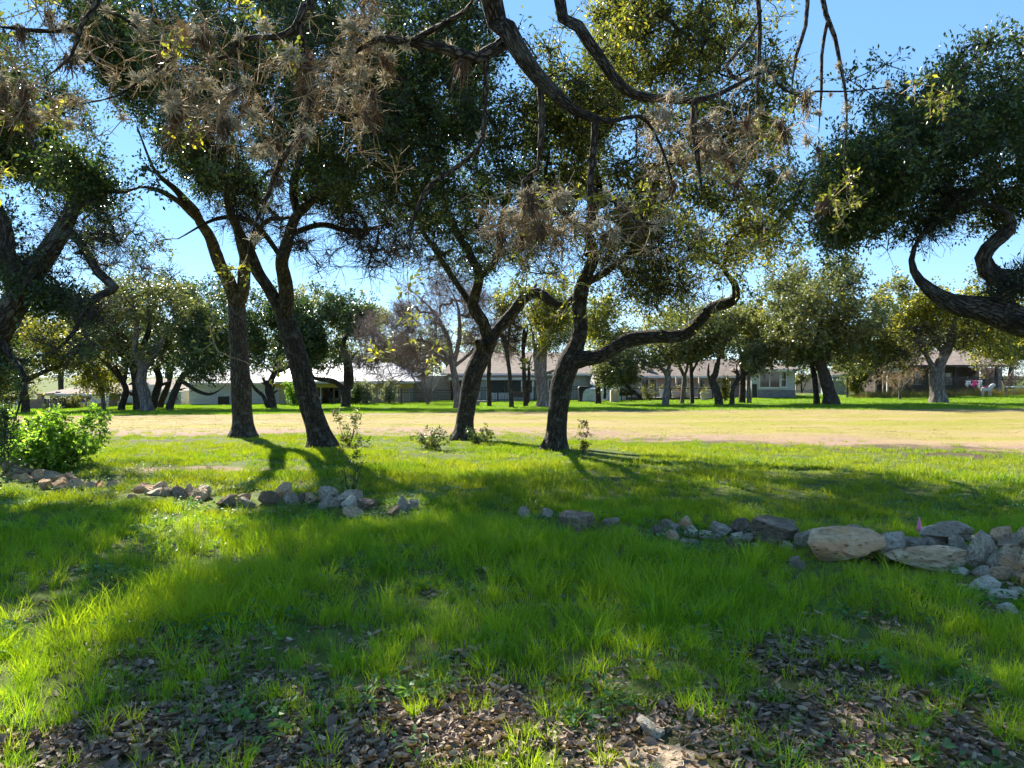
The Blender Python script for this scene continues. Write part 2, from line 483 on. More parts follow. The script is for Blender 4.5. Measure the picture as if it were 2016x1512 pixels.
class Tubes:
    """many tapered tubes in one mesh, with bark coordinates in metres"""
    def __init__(self): self.V = []; self.Q = []; self.UV = []; self.n = 0
    def add(self, pts, rad, sides, knob=0.0, rng=None):
        pts = np.asarray(pts, float); m = len(pts)
        if m < 2: return
        t = np.gradient(pts, axis=0); t /= np.linalg.norm(t, axis=1)[:, None] + 1e-9
        u = np.zeros((m, 3)); a = np.array([0, 0, 1.0]) if abs(t[0, 2]) < 0.9 else np.array([1.0, 0, 0])
        c = np.cross(t[0], a); u[0] = c / (np.linalg.norm(c) + 1e-9)
        for k in range(1, m):
            c = u[k - 1] - t[k] * (u[k - 1] @ t[k]); u[k] = c / (math.sqrt(c @ c) + 1e-9)
        w = np.cross(t, u)
        s = sides + 1
        an = np.linspace(0, 2 * math.pi, s)
        R = np.asarray(rad)[:, None] * np.ones((1, s))
        L = np.concatenate([[0], np.cumsum(np.linalg.norm(np.diff(pts, axis=0), axis=1))])
        if knob:
            k1 = noise2(L[:, None] * 2.3 + 7 * self.n % 97, np.cos(an)[None] * 1.4 + 5, 3) + noise2(L[:, None] * 2.3, np.sin(an)[None] * 1.4 + 9, 4) - 1
            k2 = noise2(L[:, None] * 9, np.cos(an)[None] * 5 + 5, 13) + noise2(L[:, None] * 9, np.sin(an)[None] * 5 + 9, 14) - 1
            R = R * (1 + knob * k1 + 0.35 * knob * k2); R[:, -1] = R[:, 0]
        ring = pts[:, None] + (u[:, None] * np.cos(an)[None, :, None] + w[:, None] * np.sin(an)[None, :, None]) * R[..., None]
        V = ring.reshape(-1, 3)
        uu = an[None] * np.maximum(np.median(rad), 0.004) + 0 * L[:, None]; vv = L[:, None] + 0 * uu + (self.n * 0.37) % 11
        base = self.n
        idx = base + np.arange(m * s).reshape(m, s)
        self.Q.append(np.stack([idx[:-1, :-1], idx[:-1, 1:], idx[1:, 1:], idx[1:, :-1]], -1).reshape(-1, 4))
        self.V.append(V); self.UV.append(np.stack([uu, vv], -1).reshape(-1, 2)); self.n += m * s
    def batch(self, P_, r_, sides=3):
        """many short tubes at once: P_ (n, m, 3), r_ (m,) or (n, m)"""
        P_ = np.asarray(P_, float); n, m, _ = P_.shape
        r_ = np.broadcast_to(np.asarray(r_, float), (n, m))
        t = P_[:, -1] - P_[:, 0]; t /= np.linalg.norm(t, axis=1)[:, None] + 1e-9
        a = np.where(np.abs(t[:, 2:3]) < 0.9, np.array([[0, 0, 1.0]]), np.array([[1.0, 0, 0]]))
        u = np.cross(t, a); u /= np.linalg.norm(u, axis=1)[:, None] + 1e-9; w = np.cross(t, u)
        an = np.arange(sides) * 2 * math.pi / sides
        off = u[:, None] * np.cos(an)[None, :, None] + w[:, None] * np.sin(an)[None, :, None]
        V = P_[:, :, None] + off[:, None] * r_[:, :, None, None]
        idx = self.n + np.arange(n * m * sides).reshape(n, m, sides)
        nx_ = np.roll(idx, -1, axis=2)
        self.Q.append(np.stack([idx[:, :-1], nx_[:, :-1], nx_[:, 1:], idx[:, 1:]], -1).reshape(-1, 4))
        self.V.append(V.reshape(-1, 3)); self.UV.append(np.zeros((n * m * sides, 2))); self.n += n * m * sides
    def get(self): return np.concatenate(self.V), np.concatenate(self.Q), np.concatenate(self.UV)
    def mesh(self, name, m):
        V, Q, U = self.get()
        return mesh_np(name, V, Q, mats=[m], smooth=True, uv=U)


def leaf_quads(rng, centres, dirs, L, Wd, jitter=0.35, tri=False):
    """one small pointed leaf (a folded diamond of two triangles) at every centre"""
    n = len(centres)
    d = dirs + rng.normal(0, jitter, (n, 3)); d /= np.linalg.norm(d, axis=1)[:, None] + 1e-9
    up = rng.normal(0, 0.55, (n, 3)) + np.array([0, 0, 0.75])
    s = np.cross(d, up); s /= np.linalg.norm(s, axis=1)[:, None] + 1e-9
    nrm = np.cross(s, d)
    l = (L * rng.uniform(0.65, 1.25, n))[:, None]; w = (Wd * rng.uniform(0.7, 1.25, n))[:, None] * 0.5
    fold = nrm * w * 0.35
    if tri:
        V = np.stack([centres, centres + d * l * 0.75 + s * w * 1.25 + fold, centres + d * l * 0.75 - s * w * 1.25 - fold], 1)
    else:
        V = np.stack([centres, centres + d * l * 0.55 + s * w + fold, centres + d * l, centres + d * l * 0.55 - s * w + fold], 1)
    return V.reshape(-1, 3)


def clump_points(rng, clumps):
    """[(px, py, rx, ry, depth, rz, n)] -> points in uneven ellipsoids with holes"""
    out = []
    for (px, py, rx, ry, d, rz, n) in clumps:
        c = P(px, py, d); k = 0; got = []
        sc = d / F
        while len(got) < n and k < n * 30:
            k += 1
            v = rng.normal(0, 1, 3); v /= np.linalg.norm(v); r = rng.uniform(0.05, 1) ** 0.45 * (1.0 if rng.random() > 0.16 else rng.uniform(1.0, 1.4))
            p = c + np.array([v[0] * rx * sc, v[1] * rz, v[2] * ry * sc]) * r
            if fbm(p[0] * 0.9 + 40, p[2] * 1.1 + p[1] * 0.35 + 17, 77, 2) < 0.475: continue
            got.append(p)
        out += got
    return np.array(out).reshape(-1, 3)


def make_tree(name, label, trunk, limbs, clumps, bare=(), seed=1, bark_m='bark', twig_m='twig_dark', leaf_m='leaf', leaf=(0.055, 0.026), per=(8, 13),
              spread=0.38, group=None, twig_r=0.004, tip_r=0.007, wig=0.16, sides=16, knob=0.10, root=None, twig_step=0.24, cat='tree', leaves_in_bare=0, flare=True, droop=0.0, far_twigs=2, cshift=0.0):
    """trunk, limbs: lists of (px, py, depth, radius px). Fine branches grow from them to points in the clumps; leaves sit round those points."""
    rng = np.random.default_rng(seed)
    sh = lambda y_: cshift * float(sstep(0, 1, (600 - y_) / 380))
    conv = lambda path: (np.array([P(a, b, c - sh(b)) for a, b, c, _ in path]), np.array([r * (c - sh(b)) / F for _, b, c, r in path]))
    clumps = [(a, b, c, e_, f_ - sh(b), g_, h_) for a, b, c, e_, f_, g_, h_ in clumps]; bare = [(a, b, c, e_, f_ - sh(b), g_, h_) for a, b, c, e_, f_, g_, h_ in bare]
    paths = [trunk] + list(limbs)
    base = conv(trunk)[0][0] if root is None else root
    gzb = float(gz(base[0], base[1]))
    org = np.array([base[0], base[1], gzb])
    e = thing(name, label, cat, org, 0, group)
    pos = []; par = []; fix = []; attach_ok = []
    limb_ends = []
    for pi, path in enumerate(paths):
        pts, rad = conv(path)
        step = 0.14 if np.median(rad) > 0.05 else 0.12
        if pi == 0 and path[0][2] < 28: step = 0.09
        pp, rr = catmull(pts, rad, step)
        if pi == 0 and flare:
            hgt = np.clip((pp[:, 2] - gzb) / 0.55, 0, 1)
            rr = rr * (1 + 0.45 * (1 - hgt) ** 2.2)
            pp[0, 2] = gzb - 0.12
        if pi > 0:
            tt = np.linspace(0, 1, len(pp)); rr = rr * (1 - 0.6 * sstep(0.6, 1.0, tt))
        if len(pp) > 6:
            w = np.zeros_like(pp)
            ks = np.arange(len(pp)); amp = (0.10 if pi == 0 else 0.30) * np.minimum(rr, 0.12)
            for c in range(3):
                w[:, c] = (noise2(ks * 0.33 + 31 * pi + c * 7.7, np.full(len(pp), seed * 1.7 + c), 40) - 0.5) * 2
            w[0] = 0
            pp = pp + w * amp[:, None]
        T = Tubes()
        big = rr.max()
        T.add(pp, rr, sides if big > 0.05 else (8 if big > 0.02 else 6), (knob if pi == 0 else knob * 1.7) if big > 0.03 else knob)
        if big > 0.03 and path[0][2] > 2:
            for _ in range(int(rng.integers(1, 4)) if pi else int(rng.integers(0, 3))):
                k = int(rng.integers(int(len(pp) * (0.15 if pi else 0.45)), max(int(len(pp) * 0.9), int(len(pp) * 0.5) + 1))); k = min(k, len(pp) - 2)
                tv = pp[k + 1] - pp[k]; tv /= np.linalg.norm(tv) + 1e-9
                sv = np.cross(tv, rng.normal(0, 1, 3)); sv /= np.linalg.norm(sv) + 1e-9
                dv_ = sv + tv * rng.uniform(0.1, 0.8); r0 = rr[k] * rng.uniform(0.28, 0.5); l_ = rr[k] * rng.uniform(1.6, 3.2)
                T.add(np.array([pp[k], pp[k] + dv_ * l_ * 0.5, pp[k] + dv_ * l_ * 0.8 + np.array([0, 0, 0.1]) * l_, pp[k] + dv_ * l_ + rng.normal(0, 0.1, 3) * l_]), np.array([r0 * 1.5, r0, r0 * 0.8, r0 * 0.35]), 7, 0.15)
        me = T.mesh('trunk' if pi == 0 else 'limb', M[bark_m]); me.transform(Matrix.Translation(-Vector(org)))
        add('trunk' if pi == 0 else 'limb', me, e)
        if pi > 0 and len(pp) > 3:
            dv_ = pp[-1] - pp[-4]; limb_ends.append((pp[-1], dv_ / (np.linalg.norm(dv_) + 1e-9)))
        n0 = len(pos)
        for k in range(len(pp)):
            pos.append(pp[k]); par.append(n0 + k - 1 if k else -1); fix.append(rr[k])
            attach_ok.append(pi > 0 or k > len(pp) * 0.8)
    npath = len(pos)
    A1 = clump_points(rng, clumps) if len(clumps) else np.zeros((0, 3))
    A2 = clump_points(rng, bare) if len(bare) else np.zeros((0, 3))
    ends = []
    for (p_, q_) in limb_ends:
        L_ = max(spread * 1.6, 0.35) if cat == 'tree' else spread * 1.2
        for k in range(4): ends.append(p_ + q_ * L_ * (0.5 + 0.5 * k) + rng.normal(0, 0.30, 3) * L_ * (0.4 + 0.4 * k))
    ends = np.array(ends) if ends else np.zeros((0, 3))
    if len(clumps): A1 = np.vstack([ends, A1])
    else: A2 = np.vstack([ends, A2])
    A = np.vstack([A1, A2]); isbare = np.arange(len(A)) >= len(A1)
    chains = []
    if len(A):
        pos_a = np.zeros((npath + len(A) * 40, 3)); pos_a[:npath] = pos; n = npath
        par = par + [0] * (len(A) * 40)
        ok = np.zeros(len(pos_a), bool); ok[:npath] = attach_ok
        D = np.full(len(A), 1e9); J = np.zeros(len(A), int)
        idx = np.nonzero(ok[:n])[0]
        for a in range(0, len(A), 64):
            dd = np.linalg.norm(A[a:a + 64, None] - pos_a[idx][None], axis=2)
            J[a:a + 64] = idx[dd.argmin(1)]; D[a:a + 64] = dd.min(1)
        done = np.zeros(len(A), bool); tips = np.zeros(len(A), int)
        for _ in range(len(A)):
            k = int(np.where(done, 1e9, D).argmin()); done[k] = True
            j = J[k]; a0 = pos_a[j]; b0 = A[k]; L = np.linalg.norm(b0 - a0)
            m = int(np.clip(L / twig_step, 2, 30))
            t = np.arange(1, m + 1) / m
            dirp = a0 - pos_a[par[j]] if par[j] >= 0 else np.array([0, 0, 1.0]); dirp = dirp / (np.linalg.norm(dirp) + 1e-9)
            mid = a0 + dirp * L * 0.30 + (b0 - a0) * 0.28 + rng.normal(0, 0.10, 3) * L + np.array([0, 0, 0.10 - droop]) * L
            c = a0 * ((1 - t) ** 2)[:, None] + mid * (2 * t * (1 - t))[:, None] + b0 * (t ** 2)[:, None]
            c[:-1] += rng.normal(0, wig * min(0.28, L / m), (m - 1, 3))
            pos_a[n:n + m] = c
            for q_ in range(m): par[n + q_] = j if q_ == 0 else n + q_ - 1
            ok[n:n + m] = True
            new = np.arange(n, n + m); n += m; tips[k] = n - 1
            rem = np.nonzero(~done)[0]
            if len(rem):
                dd = np.linalg.norm(A[rem][:, None] - c[None], axis=2); mn = dd.min(1); better = mn < D[rem]
                D[rem[better]] = mn[better]; J[rem[better]] = new[dd.argmin(1)[better]]
        # radii from the number of tips fed
        ex = 2.35
        r = np.zeros(n); main = np.full(n, -1); best = np.zeros(n)
        for k in range(n - 1, npath - 1, -1):
            if r[k] == 0: r[k] = tip_r ** ex
            p = par[k]
            if p >= npath: r[p] += r[k]
            if p >= npath and r[k] > best[p]: best[p] = r[k]; main[p] = k
        R = r ** (1 / ex)
        T = Tubes()
        for k in range(npath, n):
            p = par[k]
            if p < npath or main[p] != k:
                ch = [k]
                while main[ch[-1]] >= 0: ch.append(main[ch[-1]])
                pts = np.vstack([pos_a[p], pos_a[ch]]); rr = np.concatenate([[R[ch[0]]], R[ch]])
                if p < npath: rr[0] = min(fix[p] * 0.8, rr[0] * 1.35); rr = np.minimum(rr, fix[p] * 0.85)
                sd = 9 if rr.max() > 0.05 else (6 if rr.max() > 0.02 else (4 if rr.max() > 0.010 else 3))
                T.add(pts, rr, sd, 0.08 if sd >= 6 else 0)
        # twigs and leaves round every tip
        nA = len(A); nt_ = per[0]
        vv = rng.normal(0, 1, (nA, nt_, 3)); vv[..., 2] += 0.15 - 2.2 * droop; vv /= np.linalg.norm(vv, axis=2)[..., None]
        ll = spread * rng.uniform(0.5, 1.3, (nA, nt_))
        c0 = np.repeat(A[:, None], nt_, 1); end = c0 + vv * ll[..., None]
        md = (c0 + end) / 2 + rng.normal(0, 0.12, end.shape) * ll[..., None]
        tw = (isbare | (far_twigs > 0))
        if far_twigs == 1 or far_twigs == 0:
            T.batch(np.stack([c0[tw], end[tw]], 2).reshape(-1, 2, 3), np.array([twig_r * 1.2, twig_r * 0.5])) if tw.any() else None
        else:
            T.batch(np.stack([c0, end], 2).reshape(-1, 2, 3), np.array([twig_r * 1.3, twig_r * 0.5]))
        if isbare.any():
            cb = np.repeat(c0[isbare], 2, 1); eb = np.repeat(end[isbare], 2, 1); lb_ = np.repeat(ll[isbare], 2, 1)[..., None]; vb = np.repeat(vv[isbare], 2, 1) + rng.normal(0, 0.7, cb.shape)
            vb /= np.linalg.norm(vb, axis=2)[..., None]
            o_ = cb + (eb - cb) * rng.uniform(0.3, 0.95, cb.shape[:2])[..., None]
            T.batch(np.stack([o_, o_ + vb * lb_ * 0.55], 2).reshape(-1, 2, 3), np.array([twig_r * 0.8, twig_r * 0.4]))
        C = []; Dv = []
        for sel, nl in ((~isbare, per[1]), (isbare & (rng.random(nA) < 0.6), leaves_in_bare)):
            if nl and sel.any():
                cs = np.repeat(c0[sel].reshape(-1, 3), nl, 0); es = np.repeat(end[sel].reshape(-1, 3), nl, 0); vs = np.repeat(vv[sel].reshape(-1, 3), nl, 0)
                pp = cs + (es - cs) * rng.uniform(0.15, 1.05, (len(cs), 1)) + rng.normal(0, 0.045, (len(cs), 3)) * (spread / 0.38)
                C.append(pp); Dv.append(vs * 0.5 + rng.normal(0, 0.6, vs.shape))
        V, Q, U = T.get(); V = V - org
        LT = None; mi = np.zeros(len(Q), int); rnd = np.zeros(len(V)); sm = np.ones(len(Q), bool)
        if C:
            C = np.concatenate(C); Dv = np.concatenate(Dv)
            tri = far_twigs < 2; nv_ = 3 if tri else 4
            LV = leaf_quads(rng, C, Dv, leaf[0], leaf[1], tri=tri) - org
            nb = len(V)
            LQ = nb + np.arange(len(LV)).reshape(-1, nv_)
            lr = np.clip(rng.normal(0.42, 0.26, len(C)) + 0.5 * (fbm(C[:, 0] * 1.1, C[:, 2] * 1.1 + C[:, 1] * 0.4, 91, 2) - 0.5), 0, 1)
            V = np.vstack([V, LV]); U = np.vstack([U, np.zeros((len(LV), 2))])
            if tri: LT = LQ
            else: Q = np.vstack([Q, LQ])
            mi = np.concatenate([mi, np.ones(len(LQ), int)]); rnd = np.concatenate([rnd, np.repeat(lr, nv_)]); sm = np.concatenate([sm, np.zeros(len(LQ), bool)])
        me = mesh_np('crown', V, Q, LT, mats=[M[twig_m], M[leaf_m]], mat_idx=mi, smooth=sm, uv=U, attr={"rnd": rnd})
        add('crown', me, e)
        return e, pos_a[:n], np.concatenate([np.array(fix), R[npath:n]])
    return e, np.array(pos), np.array(fix)


def dp(path, d0, d1):
    """(px, py, r) points with the depth running from d0 to d1"""
    n = len(path)
    return [(x, y, d0 + (d1 - d0) * k / max(1, n - 1), r) for k, (x, y, r) in enumerate(path)]


OVER = 'live oaks standing in the grass'
skeleton = {}
# upright oak with a V fork
skeleton['A'] = make_tree("oak_tree", "upright live oak with straight furrowed trunk forking in a narrow V", 
    dp([(478, 864, 22), (478, 835, 20), (475, 760, 18.5), (471, 700, 17.5), (468, 640, 17), (466, 595, 16)], 20, 20),
    [dp([(466, 605, 13), (450, 560, 13), (438, 530, 12), (418, 475, 11), (388, 425, 9), (350, 378, 7), (305, 335, 5), (270, 250, 4)], 20, 17.5),
     dp([(468, 605, 13), (478, 560, 12), (482, 510, 11), (468, 455, 9), (452, 405, 8), (470, 335, 7), (452, 250, 5), (430, 160, 4)], 20, 18.5),
     dp([(402, 448, 6), (360, 405, 5), (300, 370, 5), (250, 374, 3)], 18.8, 17),
     dp([(482, 520, 6), (520, 440, 5), (560, 430, 4), (620, 420, 3)], 19.5, 18.5)],
    [(330, 230, 330, 150, 17.0, 3.0, 210), (470, 340, 160, 60, 18, 2, 40), (230, 90, 300, 130, 16.5, 3, 150), (430, -60, 380, 140, 17, 3, 150), (300, 345, 220, 45, 17.5, 2, 36), (150, 260, 180, 130, 16.5, 2.2, 120), (560, 150, 200, 150, 17, 2.5, 110), (250, 330, 170, 60, 17, 2, 60)],
    bare=[(330, 430, 220, 80, 18, 1.8, 110), (260, 500, 170, 60, 18, 1.5, 44), (500, 420, 130, 70, 19, 1.2, 44), (420, 330, 200, 60, 18, 1.5, 40)], twig_r=0.0055, seed=11, group=OVER, leaf=(0.078, 0.037), per=(9, 8), cshift=2.6)
# leaning oak
skeleton['B'] = make_tree("oak_tree", "leaning live oak with dark cracked bark and a plant at its foot",
    dp([(634, 884, 25), (626, 850, 22.5), (610, 795, 20.5), (592, 725, 20), (574, 665, 20), (560, 622, 19)], 17.3, 17.3),
    [dp([(562, 635, 13), (540, 590, 12.5), (515, 545, 11), (492, 500, 10), (468, 450, 8.5), (448, 400, 7), (440, 340, 5), (410, 260, 4)], 17.3, 16),
     dp([(561, 630, 14), (566, 590, 14), (557, 540, 13), (556, 505, 12), (570, 460, 11), (588, 420, 10), (630, 385, 7), (690, 345, 5.5), (720, 260, 4)], 17.3, 15.2),
     dp([(586, 425, 8), (575, 365, 7), (592, 285, 6), (565, 200, 5), (600, 90, 4)], 16.2, 14.8),
     dp([(568, 465, 6), (630, 442, 5.5), (690, 455, 4.5), (770, 440, 3)], 16.6, 15.6),
     dp([(557, 510, 5), (500, 440, 5), (430, 430, 4), (350, 470, 3)], 17, 16.2)],
    [(650, 240, 240, 150, 15.2, 2.5, 230), (590, 370, 130, 50, 16, 1.6, 45), (720, 60, 240, 140, 14.8, 2.6, 150), (770, 300, 140, 120, 15.4, 1.8, 90), (830, 160, 140, 130, 15.2, 2, 80), (520, 60, 200, 130, 15, 2, 80)],
    bare=[(690, 480, 140, 70, 16, 1.2, 90), (620, 440, 110, 70, 16.5, 1.2, 50), (760, 440, 90, 80, 16, 1.2, 40)], twig_r=0.0055, seed=12, bark_m='bark_dark', group=OVER, leaf=(0.078, 0.037), per=(9, 8), cshift=2.0)
# oak with a wide Y fork
skeleton['C'] = make_tree("oak_tree", "dark live oak with a wide Y fork of crooked limbs",
    dp([(912, 872, 21), (914, 840, 18), (921, 790, 17.5), (934, 735, 18), (952, 690, 19), (966, 660, 17)], 18.9, 18.9),
    [dp([(962, 670, 12), (948, 635, 12), (930, 600, 11), (944, 552, 9), (928, 505, 8), (892, 445, 7), (872, 380, 6), (880, 300, 4)], 18.9, 17.2),
     dp([(934, 605, 6.5), (905, 565, 6), (868, 510, 5), (830, 450, 4.5), (815, 385, 3.5), (780, 300, 3)], 18.7, 17.4),
     dp([(964, 668, 12), (1002, 622, 12), (1032, 585, 11), (1058, 576, 10), (1082, 592, 9), (1112, 602, 7.5), (1140, 572, 6), (1165, 515, 5), (1150, 450, 4)], 18.9, 17.9),
     dp([(940, 555, 6.5), (978, 505, 6), (985, 435, 5), (1012, 350, 4)], 18.4, 17.4),
     dp([(905, 470, 5), (940, 440, 4.5), (960, 400, 4)], 17.9, 17.2)],
    [(890, 290, 180, 130, 17, 2.3, 130), (990, 420, 140, 90, 17.4, 1.8, 70), (1000, 180, 200, 150, 16.5, 2.4, 120), (920, 520, 70, 30, 17.6, 1.0, 16), (820, 400, 80, 70, 17.2, 1.5, 40), (1080, 300, 130, 120, 17, 2, 80), (960, 60, 200, 120, 16.5, 2.2, 80)],
    bare=[(900, 470, 140, 90, 17.5, 1.5, 90), (1060, 520, 90, 60, 17.8, 1, 44)], twig_r=0.0055, seed=13, bark_m='bark_dark', group=OVER, leaf=(0.078, 0.037), per=(9, 8), cshift=2.6, leaf_m='leaf', leaves_in_bare=3)
# oak with the long sideways limb
skeleton['D'] = make_tree("oak_tree", "live oak with a long sideways limb sweeping low over the lawn",
    dp([(1090, 896, 24), (1093, 862, 21), (1099, 805, 20), (1106, 758, 20.5), (1122, 712, 22), (1136, 684, 20)], 16.1, 16.1),
    [dp([(1132, 700, 17), (1141, 650, 15.5), (1141, 600, 14.5), (1149, 560, 12.5), (1168, 505, 11), (1160, 445, 9), (1181, 380, 7.5), (1168, 300, 6), (1200, 210, 4.5)], 16.1, 14.8),
     dp([(1125, 712, 18), (1180, 702, 15), (1230, 672, 14), (1290, 661, 12.5), (1346, 657, 12.5), (1376, 631, 11.5), (1404, 605, 10.5), (1434, 597, 10.5), (1449, 583, 9), (1446, 556, 7.5), (1425, 528, 6), (1441, 478, 5), (1485, 425, 4)], 16.1, 14.2),
     dp([(1150, 560, 7), (1200, 530, 7), (1262, 478, 5.5), (1302, 400, 4.5), (1330, 320, 3.5)], 15.9, 14.6),
     dp([(1160, 450, 6), (1110, 420, 5), (1075, 360, 4.5), (1085, 280, 3.5)], 15.4, 14.8),
     dp([(1425, 528, 4.5), (1390, 500, 4), (1350, 440, 3.5)], 14.4, 14.2)],
    [(1270, 120, 240, 150, 14.4, 2.4, 200), (1330, 310, 230, 110, 14.4, 2.2, 150), (1200, 400, 150, 90, 15, 1.8, 70), (1340, 470, 140, 70, 14.6, 1.6, 55), (1460, 390, 100, 90, 14.2, 1.5, 50), (1240, 20, 300, 120, 14.8, 2.4, 130), (1100, 170, 150, 130, 14.8, 2, 80), (1470, 230, 90, 130, 14.4, 1.6, 60), (1250, 560, 120, 40, 15, 1.2, 30), (1500, 480, 70, 50, 14.4, 1.2, 30)],
    bare=[(1220, 490, 160, 80, 15.2, 1.4, 80), (1310, 560, 140, 50, 14.8, 1.0, 44)], twig_r=0.0055, seed=14, bark_m='bark_dark', leaf_m='leaf_olive', group=OVER, leaf=(0.078, 0.037), per=(9, 8), cshift=1.4, leaves_in_bare=4)
# oak at the edge, beside the bush
skeleton['E'] = make_tree("oak_tree", "live oak with mossy crooked limbs reaching over the leafy bush",
    dp([(-150, 960, 46), (-125, 860, 38), (-85, 760, 33), (-35, 690, 29), (0, 648, 27)], 11, 11),
    [dp([(-5, 652, 26), (20, 610, 25), (45, 570, 22), (80, 512, 19), (108, 465, 17), (140, 415, 14), (156, 372, 12), (130, 325, 10), (75, 300, 8), (40, 220, 6)], 11, 10.5),
     dp([(95, 485, 10), (140, 458, 9.5), (168, 490, 9), (195, 535, 8.5), (226, 566, 7.5), (204, 578, 7), (172, 600, 6.5), (148, 650, 6), (110, 690, 4.5), (70, 700, 3)], 10.8, 10.2),
     dp([(40, 575, 13), (15, 510, 13), (10, 440, 11), (-30, 340, 9), (-10, 220, 7)], 11, 11.5),
     dp([(150, 390, 6), (200, 377, 4.5), (250, 378, 3), (285, 362, 1.8)], 10.6, 10.2),
     dp([(-10, 660, 9), (20, 700, 7), (50, 745, 5), (40, 790, 3.5), (28, 830, 2.5)], 11, 10.4)],
    [(60, 250, 170, 150, 11, 1.8, 130), (30, 60, 220, 150, 11, 2, 130), (20, 690, 95, 70, 11.2, 1.0, 55), (10, 560, 70, 70, 11.4, 0.8, 26), (-90, 420, 130, 200, 11.4, 2, 80), (40, 770, 60, 25, 10.6, .5, 14), (70, 620, 80, 60, 10.8, .8, 40), (200, 190, 150, 130, 10.6, 1.4, 90), (170, 330, 110, 70, 10.6, 1, 40)],
    bare=[(150, 440, 110, 80, 10.6, 0.8, 40), (110, 640, 90, 70, 10.4, 0.7, 34), (60, 500, 80, 80, 11, .8, 22)], seed=15, bark_m='bark', group=OVER, leaf=(0.066, 0.034), spread=0.30, leaves_in_bare=3, twig_step=0.18)
# oak at the other edge
skeleton['F'] = make_tree("oak_tree", "live oak with glossy dark crown and heavy low limbs above the stone heap",
    dp([(2330, 985, 62), (2310, 880, 52), (2270, 790, 48), (2215, 715, 45), (2150, 680, 40)], 10, 10),
    [dp([(2160, 684, 32), (2080, 652, 31), (2016, 632, 29), (1955, 610, 25), (1895, 598, 21), (1850, 580, 15), (1812, 552, 10), (1796, 512, 7.5), (1812, 465, 5.5), (1850, 432, 4), (1885, 405, 2.5)], 10, 9.6),
     dp([(2170, 690, 30), (2090, 600, 26), (2020, 562, 22), (1965, 543, 18), (1938, 508, 15), (1960, 480, 13), (1988, 455, 12), (1983, 425, 11), (1955, 405, 9), (1900, 395, 7), (1840, 400, 5)], 10, 9.6),
     dp([(2120, 620, 18), (2080, 480, 16), (2016, 335, 13), (1935, 372, 9), (1870, 380, 7), (1800, 375, 5), (1700, 400, 4)], 10, 9.8),
     dp([(2050, 410, 11), (2000, 290, 9), (1950, 230, 7), (1880, 190, 5), (1800, 180, 3.5)], 9.9, 9.4)],
    [(1900, 200, 150, 80, 9.4, 1.4, 120), (1800, 300, 150, 100, 9.4, 1.5, 130), (1680, 380, 110, 100, 9.6, 1.3, 110), (1950, 320, 120, 110, 9.8, 1.4, 80), (1780, 450, 140, 60, 9.6, 1.2, 70), (2060, 240, 120, 140, 10, 1.6, 60), (1640, 470, 70, 50, 9.6, .8, 30), (1890, 490, 120, 50, 9.8, .8, 46), (1990, 430, 70, 60, 10, .8, 34), (1980, 560, 60, 30, 10.2, .6, 16)],
    bare=[(1900, 450, 130, 60, 9.7, 0.9, 60), (1810, 520, 80, 60, 9.5, .6, 34), (1930, 560, 80, 40, 9.7, .6, 24)], seed=16, bark_m='bark', group=OVER, leaf=(0.062, 0.029), spread=0.27, twig_step=0.18, per=(9, 10), leaves_in_bare=2)

